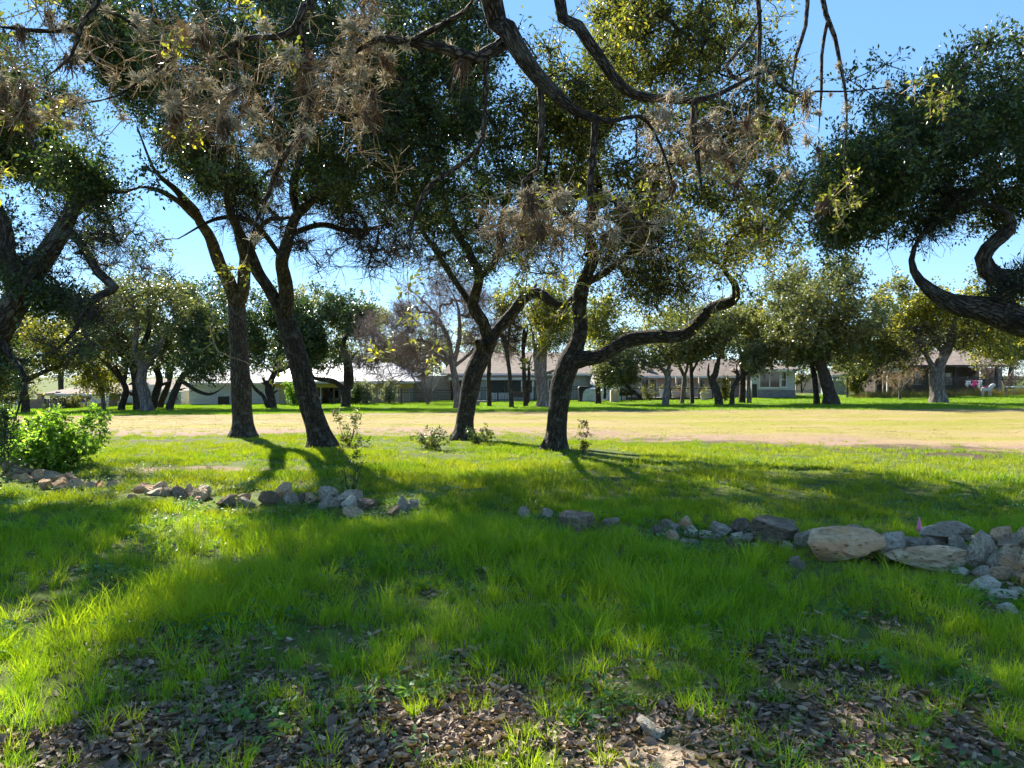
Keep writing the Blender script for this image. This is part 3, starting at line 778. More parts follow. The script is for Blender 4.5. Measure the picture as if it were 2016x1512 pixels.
# the oak overhead: its trunk stands behind the viewer
root = np.array([0.9, -3.6, 0.0])
def W2(pts):  # world points kept as they are: (x, y, z, r) -> path entries through P's inverse
    out = []
    for (x, y, z, r) in pts:
        v = np.array([x, y, z]) - EYE; d = float(v @ _fw)
        out.append((1008 + (v @ _rt) / d * F, 756 - (v @ _up) / d * F, d, r * F / d))
    return out
gt = W2([(0.9, -3.6, -0.1, 0.30), (0.85, -3.5, 0.8, 0.24), (0.7, -3.3, 1.8, 0.22), (0.55, -3.0, 2.7, 0.21)])
skeleton['G'] = make_tree("oak_tree", "overhanging oak with thick bare limbs full of ball moss across the treetops", gt,
    [W2([(0.58, -3.05, 2.6, 0.17), (0.35, -1.6, 3.6, 0.14), (0.05, 0.6, 4.35, 0.115), (-0.1, 2.6, 4.45, 0.10)]) +
     dp([(965, -20, 26), (1000, 55, 26), (1040, 118, 25), (1085, 172, 23), (1130, 214, 19), (1170, 232, 15), (1206, 238, 10), (1258, 228, 8), (1288, 258, 7), (1310, 310, 5.5), (1322, 355, 4)], 4.5, 5.1),
     W2([(0.6, -3.0, 2.6, 0.13), (0.8, -1.2, 3.9, 0.11), (0.85, 1.2, 4.9, 0.085), (0.6, 3.6, 5.0, 0.065)]) +
     dp([(1095, -30, 15), (1140, 50, 14.5), (1180, 110, 14.5), (1214, 163, 14.5), (1250, 190, 13.5), (1310, 193, 11.5), (1370, 197, 10.5), (1420, 183, 8.5), (1470, 157, 7), (1512, 140, 6.5), (1530, 165, 6), (1562, 185, 6), (1610, 180, 5), (1670, 180, 4), (1745, 172, 3)], 5.1, 5.6),
     W2([(0.5, -2.8, 2.7, 0.12), (-0.5, -1.0, 3.8, 0.09), (-1.1, 1.4, 4.4, 0.06), (-1.2, 3.4, 4.25, 0.042)]) +
     dp([(612, -20, 12), (600, 15, 11.5), (580, 58, 11), (538, 72, 9), (472, 76, 8.5), (452, 110, 7.5), (402, 118, 7), (350, 108, 6.5), (312, 138, 6), (275, 160, 5.5), (228, 190, 4.5), (158, 205, 3)], 4.4, 4.6),
     dp([(588, 50, 8), (600, 130, 7), (606, 205, 6.5), (592, 260, 6), (552, 318, 5.5), (530, 380, 5), (502, 440, 4.5), (488, 500, 3)], 4.4, 4.9),
     dp([(990, 85, 14), (962, 100, 13), (938, 112, 12.5), (880, 97, 11), (800, 84, 9), (742, 78, 7.5), (690, 108, 5.5), (640, 100, 4)], 4.65, 4.4),
     dp([(800, 85, 6), (870, 48, 6), (915, 20, 5), (935, -10, 5)], 4.5, 4.3),
     dp([(957, 108, 6), (955, 180, 5.5), (950, 270, 5), (935, 300, 5), (890, 335, 5.5), (850, 362, 5.5), (822, 412, 6), (808, 460, 4.5), (805, 510, 3)], 4.6, 4.8),
     dp([(1062, 150, 7), (1066, 225, 7), (1064, 290, 6.5), (1058, 335, 5)], 4.8, 4.9),
     dp([(1172, 232, 8), (1168, 300, 7), (1162, 380, 6.5), (1160, 440, 5), (1150, 500, 3)], 5.0, 5.1),
     dp([(1368, 196, 7), (1366, 250, 6.5), (1374, 310, 6), (1382, 375, 4.5)], 5.3, 5.3),
     dp([(1165, 370, 5), (1215, 400, 4.5), (1260, 440, 3.5), (1300, 440, 2.5)], 5.1, 5.2),
     dp([(1060, 335, 5), (1030, 360, 4.5), (1045, 400, 4), (1100, 380, 3)], 4.9, 5.0),
     dp([(1488, -40, 5), (1495, 50, 4.5), (1492, 150, 4), (1488, 230, 3)], 5.6, 5.6),
     dp([(1590, -40, 4.5), (1585, 50, 4), (1566, 110, 4), (1558, 180, 3)], 5.7, 5.6),
     dp([(1612, -40, 5), (1625, 30, 5), (1642, 72, 4.5), (1655, 130, 3.5), (1667, 210, 3), (1660, 330, 2.2)], 5.7, 5.7),
     dp([(1628, 45, 3.5), (1617, 110, 3.2), (1616, 180, 3), (1612, 260, 2)], 5.7, 5.7),
     dp([(205, -30, 6), (185, 15, 5.5), (158, 55, 5), (140, 110, 3.5), (80, 160, 2.5)], 4.3, 4.2),
     dp([(156, 58, 4.5), (100, 62, 4.2), (40, 58, 4), (-20, 50, 4)], 4.3, 4.2),
     dp([(345, 110, 4), (290, 70, 3.5), (235, 32, 3.5), (190, 20, 3)], 4.5, 4.4),
     dp([(1460, 160, 4), (1430, 130, 4), (1480, 70, 3.5), (1500, 20, 3)], 5.5, 5.6)],
    [(1180, 300, 60, 40, 5.0, .3, 4)],
    bare=[(250, 150, 290, 140, 4.5, 0.7, 84), (520, 180, 190, 150, 4.6, 0.6, 46), (760, 170, 180, 110, 4.6, 0.5, 46), (1050, 330, 250, 140, 5.0, 0.6, 96), (1280, 330, 190, 140, 5.3, 0.6, 56), (1480, 240, 120, 140, 5.6, 0.4, 30), (850, 40, 170, 60, 4.5, .4, 22), (1150, 450, 220, 70, 5.1, .5, 30), (60, 160, 100, 120, 4.2, .4, 24)],
    seed=17, bark_m='bark_over', twig_m='twig_pale', leaf_m='leaf_olive', leaf=(0.045, 0.02), spread=0.13, twig_step=0.07, twig_r=0.0024, tip_r=0.0032, wig=0.34, per=(5, 8), leaves_in_bare=0, droop=0.12, root=np.array([0.9, -3.6, 0]))


# ------------------------------------------------------------------ trees round the lawn and by the houses
def far_tree(name, label, trunk, limbs, clumps, bare=(), **kw):
    kw.setdefault('leaf', (0.19, 0.11)); kw.setdefault('spread', 0.75); kw.setdefault('per', (8, 10)); kw.setdefault('twig_step', 0.5)
    kw.setdefault('twig_r', 0.010); kw.setdefault('tip_r', 0.016); kw.setdefault('sides', 10); kw.setdefault('knob', 0.09)
    kw.setdefault('group', 'trees beyond the dry lawn'); kw.setdefault('far_twigs', 0)
    return make_tree(name, label, trunk, limbs, clumps, bare, **kw)


def K(path, d): return [(x, y, d, r) for x, y, r in path]


# the clump of leaning trunks
fc = 'oaks of the leaning cluster'
far_tree("oak_tree", "pale grey oak trunk curving up at the front of the leaning cluster", K([(290, 806, 12), (285, 780, 11), (278, 750, 10), (282, 720, 9)], 50),
    [K([(282, 725, 8), (265, 690, 6), (270, 640, 5), (255, 600, 4)], 50), K([(281, 730, 6), (310, 690, 5), (330, 640, 4)], 50)],
    [(290, 640, 130, 90, 49, 3.5, 130), (260, 590, 90, 50, 50, 3, 60)], seed=21, bark_m='bark_pale', leaf_m='leaf_grey', group=fc)
far_tree("oak_tree", "thick upright oak trunk behind the pale curving one", K([(272, 803, 9), (271, 780, 9), (268, 750, 8), (262, 720, 8)], 52.5),
    [K([(263, 725, 7), (240, 690, 5), (220, 640, 4)], 52.5), K([(264, 725, 6), (290, 660, 5), (300, 610, 4)], 52.5)],
    [(220, 660, 110, 80, 53, 3.5, 110), (340, 600, 90, 60, 54, 3, 60)], seed=22, bark_m='bark', leaf_m='leaf', group=fc)
far_tree("oak_tree", "thin dark oak bowed towards the tan house", K([(238, 803, 6), (246, 780, 6), (248, 765, 5.5), (238, 745, 5), (225, 720, 4)], 52),
    [K([(240, 748, 4.5), (215, 720, 4), (190, 700, 3)], 52), K([(244, 755, 4), (250, 720, 3.5), (240, 690, 3)], 52)],
    [(165, 690, 80, 55, 52, 3, 60), (190, 640, 80, 60, 52, 3, 60)], seed=23, bark_m='bark_dark', leaf_m='leaf_olive', group=fc)
far_tree("oak_tree", "dark oak trunk tilting away behind the cluster, nearest the pale trunk", K([(300, 801, 7), (307, 775, 7), (314, 750, 6.5), (308, 725, 6)], 54),
    [K([(309, 730, 5), (320, 690, 4), (350, 650, 3)], 54)], [(370, 660, 80, 70, 53, 3, 80)], seed=24, bark_m='bark_dark', group=fc)
far_tree("oak_tree", "oak tilting outward with a crooked low bough reaching to the white wall", K([(333, 803, 7), (343, 775, 6.5), (352, 755, 6), (362, 735, 5)], 51),
    [K([(355, 748, 4.5), (385, 768, 3.5), (410, 776, 3), (425, 772, 2.5), (440, 762, 2)], 51), K([(360, 738, 4), (390, 720, 3.5), (420, 690, 3)], 51)],
    [(390, 700, 75, 55, 51, 3, 90), (420, 640, 60, 70, 52, 3, 70)], seed=25, bark_m='bark', group=fc)
far_tree("oak_tree", "short oak slanting out of the cluster beside the green wall", K([(314, 800, 6), (322, 780, 6), (330, 762, 5), (336, 740, 4)], 55),
    [K([(334, 745, 4), (345, 700, 3)], 55)], [(330, 700, 60, 40, 55, 2.5, 40), (400, 590, 70, 40, 56, 3, 50)], seed=26, bark_m='bark', group=fc)
far_tree("oak_tree", "feathery yellow-green tree in front of the tan house", K([(204, 801, 4), (203, 785, 4), (200, 765, 3.5), (195, 750, 3)], 54),
    [K([(197, 755, 3), (185, 740, 2.5)], 54)], [(195, 752, 38, 28, 54, 1.6, 50)], seed=27, bark_m='bark_pale', leaf_m='leaf_yellow')
far_tree("oak_tree", "spreading oak with low boughs over the grey wooden fence", K([(50, 806, 8), (50, 785, 7), (46, 765, 7), (55, 740, 6)], 50),
    [K([(50, 750, 5), (90, 730, 4), (140, 715, 3)], 50), K([(48, 755, 5), (20, 720, 4), (0, 700, 3)], 50)],
    [(70, 690, 110, 60, 50, 3.5, 130), (30, 630, 110, 60, 51, 3.5, 90), (130, 640, 70, 60, 52, 3, 50), (-40, 740, 70, 50, 50, 3, 50), (20, 770, 40, 20, 50, 1.5, 20)], seed=28, leaf_m='leaf_olive')
# oaks by the siding house
far_tree("oak_tree", "dark oak splitting low beside the white wall", K([(535, 800, 9), (534, 785, 8), (530, 768, 8), (532, 750, 7)], 52),
    [K([(533, 772, 5), (520, 750, 3.5), (517, 744, 3.5)], 52), K([(532, 755, 6), (545, 720, 5), (550, 690, 4), (560, 650, 3)], 52), K([(540, 735, 4), (570, 722, 3), (590, 716, 2.5)], 52), K([(526, 800, 4), (518, 780, 3.5), (502, 765, 3), (490, 740, 3)], 52)],
    [(540, 660, 60, 60, 51, 2.5, 100), (520, 610, 60, 40, 52, 2.5, 60), (580, 640, 50, 60, 51, 2.5, 70), (500, 700, 30, 30, 52, 1.6, 20)], seed=29, bark_m='bark_dark')
far_tree("oak_tree", "tall dark oak with two tangled stems in front of the siding house", K([(680, 797, 9), (680, 780, 8), (678, 772, 8)], 52),
    [K([(679, 776, 7), (665, 755, 5), (640, 748, 4.5), (618, 742, 4), (612, 720, 3)], 52), K([(679, 776, 6), (692, 750, 5), (690, 715, 4.5), (705, 690, 3)], 52), K([(684, 797, 6), (683, 760, 6), (682, 715, 5.5), (676, 680, 5), (690, 640, 4), (670, 610, 3)], 52)],
    [(640, 690, 45, 45, 51.5, 2.2, 70), (670, 625, 60, 42, 52, 2.5, 90), (610, 640, 50, 50, 51.5, 2.5, 80), (720, 640, 30, 30, 52, 1.6, 26)], seed=30, bark_m='bark_dark')
far_tree("oak_tree", "small rounded oak showing over the metal roof", K([(742, 780, 5), (742, 720, 4), (745, 680, 3)], 75),
    [K([(743, 700, 3), (730, 650, 2)], 75)], [(738, 625, 30, 24, 75, 3, 40), (690, 640, 40, 30, 78, 3, 40), (580, 600, 60, 40, 80, 4, 60)], seed=31, leaf_m='leaf_olive')
# bare tree
far_tree("bare_tree", "leafless pinkish tree with a dense haze of twigs behind the Y-forked oak", K([(900, 800, 8), (900, 780, 7), (897, 750, 7), (890, 715, 6)], 47),
    [K([(892, 722, 5), (870, 690, 4), (830, 670, 3), (790, 672, 2.5), (750, 665, 2)], 47), K([(893, 720, 5), (880, 660, 4), (850, 610, 3), (820, 580, 2)], 47), K([(893, 722, 5), (905, 660, 4), (900, 600, 3), (880, 560, 2)], 47), K([(894, 722, 4), (930, 690, 3), (960, 650, 2)], 47), K([(885, 715, 3), (860, 700, 3), (820, 715, 2), (780, 720, 1.5)], 47)],
    [], bare=[(800, 660, 100, 65, 47, 3.5, 230), (870, 600, 95, 65, 47, 3.5, 180), (780, 720, 85, 38, 47, 3, 120), (940, 640, 55, 65, 47, 2.5, 90)],
    seed=32, bark_m='bark_pink', twig_m='twig_pink', twig_r=0.0095, tip_r=0.014, spread=0.65, per=(10, 0), cat='tree')
far_tree("bare_shrub", "leafless tan shrub fanning up behind the black iron fence", K([(842, 790, 3), (842, 782, 3)], 56),
    [K([(842, 785, 2), (820, 755, 1.5), (808, 735, 1)], 56), K([(842, 785, 2), (836, 750, 1.5), (830, 725, 1)], 56), K([(843, 785, 2), (850, 750, 1.5), (852, 725, 1)], 56), K([(843, 785, 2), (862, 755, 1.5), (872, 735, 1)], 56)],
    [], bare=[(840, 720, 45, 25, 56, 1.4, 60)], seed=33, bark_m='bark_pink', twig_m='twig_pink', twig_r=0.006, tip_r=0.008, spread=0.5, per=(8, 0), cat='shrub')
# slim trunks in front of the grey house
far_tree("elm_tree", "slim grey trunk leaning with a knot, in front of the grey porch", K([(1007, 796, 5), (1005, 770, 4.5), (1003, 730, 4), (997, 690, 4), (993, 660, 3)], 47),
    [K([(996, 690, 3), (985, 640, 2.5), (1000, 600, 2)], 47), K([(998, 700, 2), (1002, 660, 2), (1003, 620, 2)], 47)], [(1000, 600, 40, 40, 47, 2, 14)], bare=[(1000, 640, 50, 60, 47, 2, 50)], seed=34, bark_m='bark', leaf_m='leaf_yellow', group='slim trunks before the grey house')
far_tree("elm_tree", "twin slim trunks joined at the foot before the grey house", K([(1035, 792, 5), (1033, 760, 4.5), (1031, 720, 4), (1030, 680, 3.5), (1033, 640, 3)], 49),
    [K([(1039, 792, 3.5), (1041, 760, 3), (1042, 720, 3), (1046, 700, 2.5)], 49), K([(1031, 690, 2.5), (1040, 640, 2)], 49)], [(1040, 620, 40, 40, 49, 2, 18)], bare=[(1040, 650, 40, 50, 49, 2, 40)], seed=35, leaf_m='leaf_yellow', group='slim trunks before the grey house')
far_tree("elm_tree", "slim straight trunk half behind the Y-forked oak before the porch", K([(963, 790, 4.5), (962, 750, 4), (963, 720, 4), (965, 690, 3.5)], 50),
    [K([(964, 700, 3), (975, 660, 2.5)], 50)], [], bare=[(985, 680, 40, 40, 50, 2, 36)], seed=36, twig_m='twig_pink', group='slim trunks before the grey house')
far_tree("elm_tree", "thick pale ribbed trunk with yellow leaves before the grey house", K([(1069, 799, 13), (1068, 780, 11), (1067, 740, 10), (1067, 710, 10), (1068, 690, 9)], 47.5),
    [K([(1062, 770, 5), (1056, 720, 5), (1052, 680, 4), (1045, 640, 3)], 47.4), K([(1068, 700, 7), (1066, 660, 5), (1075, 620, 4)], 47.5), K([(1068, 700, 6), (1078, 670, 4), (1090, 630, 3)], 47.5), K([(1075, 735, 3), (1090, 730, 2.5), (1098, 726, 2)], 47.5)],
    [(1075, 640, 45, 45, 47, 2, 70), (1090, 600, 60, 30, 47.5, 2, 40), (1060, 590, 50, 40, 47, 2, 30)], bare=[(1110, 660, 40, 40, 48, 2, 30)], seed=37, bark_m='bark_pink', leaf_m='leaf_yellow')
# trees before the brick house
far_tree("oak_tree", "dark oak at the corner of the grey house behind the parked vehicle", K([(1178, 785, 6), (1176, 755, 5), (1172, 730, 5), (1165, 700, 4)], 52),
    [K([(1173, 735, 3.5), (1190, 710, 3), (1195, 680, 2)], 52), K([(1190, 785, 3), (1191, 750, 3), (1195, 720, 2.5)], 52)], [(1200, 640, 60, 50, 52, 2.5, 60), (1160, 620, 60, 50, 52, 2.5, 30)], bare=[(1230, 670, 50, 40, 52, 2, 30)], seed=38, bark_m='bark_dark', leaf_m='leaf_olive')
far_tree("oak_tree", "low bushy oak drooping over the pale shed wall", K([(1262, 783, 4), (1240, 765, 4), (1222, 752, 3.5), (1205, 750, 3)], 50),
    [K([(1225, 754, 3), (1220, 720, 2.5)], 50)], [(1215, 722, 32, 36, 50, 1.6, 90), (1195, 740, 20, 14, 50, 1, 20), (1240, 740, 14, 18, 50, 1, 14)], seed=39, bark_m='bark_dark', leaf_m='leaf_grey', flare=False)
far_tree("oak_tree", "young oak with forked pale trunk by the deck rail", K([(1310, 787, 7), (1313, 765, 6), (1316, 745, 6), (1308, 728, 5)], 48),
    [K([(1311, 735, 4), (1295, 715, 3), (1280, 708, 2)], 48), K([(1313, 735, 3.5), (1325, 700, 3), (1320, 670, 2)], 48)], [(1320, 675, 42, 32, 48, 2, 70), (1285, 705, 24, 12, 48, 1.2, 18)], seed=40, bark_m='bark_pale', leaf_m='leaf_grey', group='young oaks before the brick house')
far_tree("oak_tree", "young oak whose trunk splits in a wide V over the deck", K([(1343, 785, 4), (1346, 760, 4), (1348, 738, 4)], 50),
    [K([(1348, 742, 3.5), (1337, 715, 3), (1340, 690, 2)], 50), K([(1348, 742, 3), (1355, 710, 2.5), (1352, 690, 2)], 50)], [(1345, 680, 32, 30, 50, 2, 60)], seed=41, bark_m='bark_pale', leaf_m='leaf', group='young oaks before the brick house')
far_tree("oak_tree", "thin straight young oak between two crooked ones by the deck", K([(1363, 785, 4), (1362, 760, 3.5), (1361, 730, 3.5), (1359, 700, 3)], 49),
    [K([(1361, 735, 2.5), (1372, 715, 2), (1376, 700, 2)], 49)], [(1375, 685, 32, 30, 49, 2, 60)], seed=42, leaf_m='leaf_grey', group='young oaks before the brick house')
far_tree("oak_tree", "oak with a bulging kinked trunk wrapped in weeds", K([(1416, 788, 8), (1410, 768, 7.5), (1402, 748, 7), (1408, 738, 6), (1413, 715, 5)], 47.5),
    [K([(1412, 720, 4.5), (1416, 690, 3), (1400, 660, 2.5)], 47.5), K([(1399, 745, 3), (1394, 738, 2.5), (1396, 715, 2)], 47.5)], [(1410, 680, 42, 34, 47.5, 2.2, 90), (1380, 650, 40, 30, 48, 2, 40)], seed=43, leaf_m='leaf_grey', group='young oaks before the brick house')
far_tree("oak_tree", "small oak leaning under a long level bough", K([(1441, 789, 5), (1442, 770, 4), (1450, 752, 4), (1465, 738, 3.5)], 47),
    [K([(1460, 742, 3), (1485, 725, 2.5), (1500, 712, 2)], 47), K([(1452, 752, 3), (1450, 720, 2)], 47)], [(1475, 690, 45, 36, 47, 2.2, 90), (1440, 640, 50, 36, 47.5, 2.4, 60)], seed=44, leaf_m='leaf_grey', group='young oaks before the brick house')
far_tree("oak_tree", "stout rough trunk standing close beside a slimmer post-straight one", K([(1461, 785, 6.5), (1462, 760, 6), (1462, 730, 5.5), (1460, 700, 5)], 50),
    [K([(1461, 705, 4), (1450, 670, 3)], 50)], [(1470, 650, 50, 36, 50, 2.5, 70)], seed=45, bark_m='bark', leaf_m='leaf_grey')
far_tree("oak_tree", "post-straight slim trunk before the white stone wing", K([(1475, 785, 4.5), (1474, 755, 4), (1474, 720, 4), (1474, 690, 3.5)], 49.5),
    [K([(1474, 700, 3), (1485, 660, 2)], 49.5)], [(1510, 640, 50, 36, 49.5, 2.5, 70)], seed=46, bark_m='bark_pale', leaf_m='leaf_olive')
far_tree("oak_tree", "broad grey-green oak with stout leaning trunk and level bough past the stone wing", K([(1637, 790, 16), (1632, 770, 12), (1624, 740, 11), (1615, 715, 10), (1605, 695, 9)], 46),
    [K([(1612, 708, 7), (1590, 703, 6), (1565, 708, 4.5), (1545, 705, 3.5), (1530, 708, 2)], 46), K([(1607, 700, 7), (1595, 665, 5), (1575, 630, 4), (1560, 590, 3)], 46), K([(1618, 725, 6), (1635, 690, 5), (1650, 640, 4), (1690, 610, 3)], 46), K([(1606, 700, 5), (1612, 650, 4), (1630, 590, 3)], 46)],
    [(1580, 610, 80, 70, 45, 3.5, 170), (1650, 640, 80, 60, 46, 3.5, 130), (1540, 670, 60, 36, 46, 2.5, 70), (1600, 560, 90, 40, 46, 3.5, 80), (1690, 690, 50, 40, 47, 2.5, 40)], seed=47, bark_m='bark', leaf_m='leaf_grey')
far_tree("oak_tree", "slender dark trunk touching the stout leaning oak", K([(1608, 789, 6), (1606, 765, 5), (1603, 740, 5), (1598, 715, 4)], 46.6),
    [K([(1600, 722, 3), (1590, 690, 2.5)], 46.6)], [(1590, 690, 50, 30, 46.6, 2, 40)], seed=48, bark_m='bark_dark', leaf_m='leaf')
far_tree("oak_tree", "grey oak with thick Y trunk and split foot beside the iron fence", K([(1848, 788, 17), (1846, 770, 14), (1843, 745, 13), (1845, 725, 14)], 46.5),
    [K([(1846, 732, 12), (1856, 705, 10), (1866, 685, 9.5), (1874, 665, 8), (1880, 630, 5), (1900, 590, 3.5)], 46.5), K([(1840, 728, 6), (1825, 700, 4.5), (1808, 680, 4), (1790, 650, 3)], 46.5), K([(1860, 698, 5), (1845, 680, 4), (1820, 640, 3), (1790, 600, 2)], 46.5)],
    [(1780, 600, 80, 40, 46, 3, 80), (1900, 620, 80, 50, 46, 3, 90), (1740, 660, 50, 50, 47, 2.5, 50), (1960, 670, 60, 50, 47, 3, 60)], bare=[(1790, 680, 80, 50, 46.5, 3, 110), (1880, 660, 60, 40, 46.5, 2, 40)], seed=49, bark_m='bark_pale', leaf_m='leaf_olive', leaves_in_bare=2)
far_tree("oak_tree", "shadowy rounded oak between the shed and the brown-roofed house", K([(1730, 775, 6), (1730, 750, 6), (1725, 720, 5)], 60),
    [K([(1727, 725, 4), (1705, 690, 3)], 60), K([(1727, 725, 4), (1750, 690, 3)], 60)], [(1720, 690, 60, 50, 60, 3.5, 130), (1770, 640, 70, 60, 62, 3.5, 90), (1690, 730, 30, 25, 59, 2, 30)], seed=50, bark_m='bark_dark', leaf_m='leaf')
far_tree("bare_shrub", "pale leafless shrub before the iron fence", K([(1772, 773, 3), (1772, 766, 3)], 53), [K([(1772, 768, 2), (1755, 745, 1.5)], 53), K([(1773, 768, 2), (1792, 745, 1.5)], 53), K([(1772, 768, 2), (1775, 740, 1.5)], 53)],
    [], bare=[(1772, 745, 42, 18, 53, 1.2, 60)], seed=51, bark_m='bark_pale', twig_m='twig_pale', twig_r=0.006, tip_r=0.008, spread=0.5, per=(7, 0), cat='shrub')
far_tree("bare_shrub", "reddish leafless brush piled against the iron fence corner", K([(1980, 765, 3), (1980, 758, 3)], 60), [K([(1980, 760, 2), (1965, 725, 1.5)], 60), K([(1980, 760, 2), (1996, 725, 1.5)], 60)],
    [], bare=[(1975, 725, 55, 32, 60, 1.6, 90)], seed=52, bark_m='bark_pink', twig_m='twig_pink', twig_r=0.007, tip_r=0.009, spread=0.55, per=(8, 0), cat='shrub')
far_tree("oak_tree", "yellow-green oak hanging over the brown roof at the fence corner", K([(2090, 775, 8), (2085, 730, 7), (2075, 690, 6)], 52),
    [K([(2078, 700, 5), (2040, 670, 4), (2000, 660, 3)], 52)], [(2010, 660, 70, 60, 52, 3, 110), (1960, 620, 60, 40, 54, 3, 60), (2080, 640, 80, 80, 52, 3, 60)], seed=53, leaf_m='leaf_olive')
# crowns seen far behind the roofs
for k, (px, py, rx, ry, d, lm, lb) in enumerate([
        (1420, 640, 70, 50, 85, 'leaf_grey', "hazy grey-green oak far behind the brick house roof"), (1310, 650, 60, 40, 88, 'leaf_olive', "olive oak far behind the deck of the brick house"),
        (1120, 650, 60, 36, 90, 'leaf_grey', "oak showing behind the ridge of the grey house"), (470, 690, 70, 60, 84, 'leaf_grey', "dim oak far behind the white brick wall"),
        (330, 660, 80, 70, 82, 'leaf_olive', "oak far behind the cream house"), (1560, 690, 60, 50, 84, 'leaf_grey', "oak far behind the white stone wing"),
        (1830, 690, 70, 50, 90, 'leaf_olive', "oak behind the ridge of the brown-roofed house"), (120, 680, 90, 70, 80, 'leaf_olive', "oak behind the tan house roof"), (1690, 720, 60, 50, 82, 'leaf_olive', "oak behind the tan board fence"), (960, 700, 60, 40, 92, 'leaf_grey', "low oak far behind the iron fence and porch"), (810, 700, 60, 40, 88, 'leaf_grey', "oak far behind the end of the metal roof"), (1990, 690, 60, 60, 84, 'leaf_grey', "oak behind the fence corner brush"),
        (40, 700, 90, 50, 100, 'leaf_grey', "pale oak at the back beyond the spreading oak"), (230, 700, 80, 50, 104, 'leaf_grey', "pale oak at the back beyond the leaning cluster"), (400, 710, 80, 40, 100, 'leaf_olive', "olive oak at the back over the white brick roof"), (570, 705, 70, 40, 104, 'leaf_grey', "pale oak at the back over the siding house end"), (655, 700, 60, 40, 100, 'leaf_olive', "olive oak at the back over the metal roof"), (760, 690, 60, 40, 108, 'leaf_grey', "pale oak at the back beyond the bare tree"), (880, 690, 70, 50, 104, 'leaf_olive', "olive oak at the back between siding and grey houses"), (1040, 690, 70, 40, 110, 'leaf_grey', "pale oak at the back over the grey house"), (1210, 690, 60, 36, 104, 'leaf_olive', "olive oak at the back over the shed"), (1500, 690, 70, 46, 108, 'leaf_olive', "olive oak at the back over the stone house"), (1620, 700, 60, 46, 100, 'leaf_grey', "pale oak at the back over the tan fence"), (1900, 680, 80, 46, 106, 'leaf_grey', "pale oak at the back over the brown roof")]):
    far_tree("oak_tree", lb, K([(px, 772, 5), (px, 740, 5), (px + 3, py + 20, 4)], d), [K([(px + 2, py + 30, 3), (px - rx * 0.4, py, 2)], d)], [(px, py, rx, ry, d, 4, 70)], seed=60 + k, leaf_m=lm, leaf=(0.30, 0.18), spread=1.2, per=(7, 9), group='trees far behind the houses', flare=False)


# ------------------------------------------------------------------ shrubs and saplings on the lawn
def shrub(name, label, px, py, w, h, n, leaf_m, leaf, seed, stems=7, spread=0.12, per=(6, 6), depth=None, twig='twig_dark', rz=None, group=None, tw_r=0.003):
    g = G(px, py); d = float((g - EYE) @ _fw)
    if depth: d = depth
    rng = random.Random(seed)
    limbs = []
    for k in range(stems):
        tx = px + rng.uniform(-0.42, 0.42) * w; ty = py - h * rng.uniform(0.55, 0.98)
        dd = d + rng.uniform(-0.4, 0.4) * (rz or w * d / F * 0.5)
        limbs.append([(px + (tx - px) * 0.08, py, d, max(0.9, tw_r * 2.2 * F / d)), (px + (tx - px) * 0.6, py - h * 0.35, (d + dd) / 2, max(0.8, tw_r * 1.8 * F / d)), (tx, ty, dd, max(0.5, tw_r * F / d))])
    z = rz or w * d / F * 0.4
    cl = [(px, py - h * 0.5, w * 0.46, h * 0.45, d, z, n)]
    return make_tree(name, label, [(px, py + 2, d, max(1.5, tw_r * 3 * F / d)), (px, py - h * 0.08, d, max(1.2, tw_r * 2.5 * F / d)), (px, py - h * 0.16, d, 1)], limbs, cl, seed=seed, bark_m='bark', twig_m=twig, leaf_m=leaf_m, leaf=leaf,
                     spread=spread, per=per, twig_r=tw_r * 0.6, tip_r=tw_r * 0.7, twig_step=0.1, sides=6, knob=0.03, flare=False, cat='shrub', group=group)


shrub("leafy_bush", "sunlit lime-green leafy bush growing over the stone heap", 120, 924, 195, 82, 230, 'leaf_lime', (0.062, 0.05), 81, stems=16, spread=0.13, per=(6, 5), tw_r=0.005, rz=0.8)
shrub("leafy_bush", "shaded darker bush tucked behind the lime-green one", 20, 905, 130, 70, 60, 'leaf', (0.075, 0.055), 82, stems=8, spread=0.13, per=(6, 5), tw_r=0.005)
shrub("sapling", "thin upright sapling with tufted leafy tip above the bush", 104, 880, 20, 58, 7, 'leaf_lime', (0.07, 0.05), 83, stems=2, spread=0.10, per=(4, 4))
shrub("sapling", "scraggly sapling beside the foot of the leaning oak", 688, 876, 50, 46, 14, 'leaf_grey', (0.06, 0.035), 84, stems=5, spread=0.12, per=(5, 4))
shrub("sapling", "thin dark-leaved sapling standing before the stone row", 690, 984, 60, 100, 12, 'leaf', (0.035, 0.02), 85, stems=4, spread=0.07, per=(4, 3))
shrub("sapling", "little leafy sapling beside the oak with the sideways limb", 1148, 896, 22, 60, 12, 'leaf_olive', (0.05, 0.03), 86, stems=3, spread=0.08, per=(4, 4))
shrub("weed_plant", "dark leafy weed standing in the lit grass before the Y-forked oak", 850, 884, 40, 14, 9, 'leaf', (0.08, 0.03), 87, stems=6, spread=0.10, per=(5, 4))
shrub("weed_plant", "low dark weed at the foot of the Y-forked oak", 940, 874, 30, 12, 7, 'leaf', (0.07, 0.03), 88, stems=5, spread=0.10, per=(5, 4))
shrub("silver_shrub", "round silvery shrub under the double window of the siding house", 722, 793, 28, 24, 40, 'leaf_silver', (0.12, 0.07), 89, stems=6, spread=0.3, per=(7, 7), depth=57, tw_r=0.012)
shrub("silver_shrub", "round silvery shrub under the triple window of the siding house", 766, 792, 28, 26, 40, 'leaf_silver', (0.12, 0.07), 90, stems=6, spread=0.3, per=(7, 7), depth=57, tw_r=0.012)
shrub("garden_shrub", "bright green shrub at the corner of the siding house", 580, 797, 28, 26, 30, 'leaf_lime', (0.12, 0.08), 91, stems=5, spread=0.3, per=(7, 6), depth=57, tw_r=0.012)
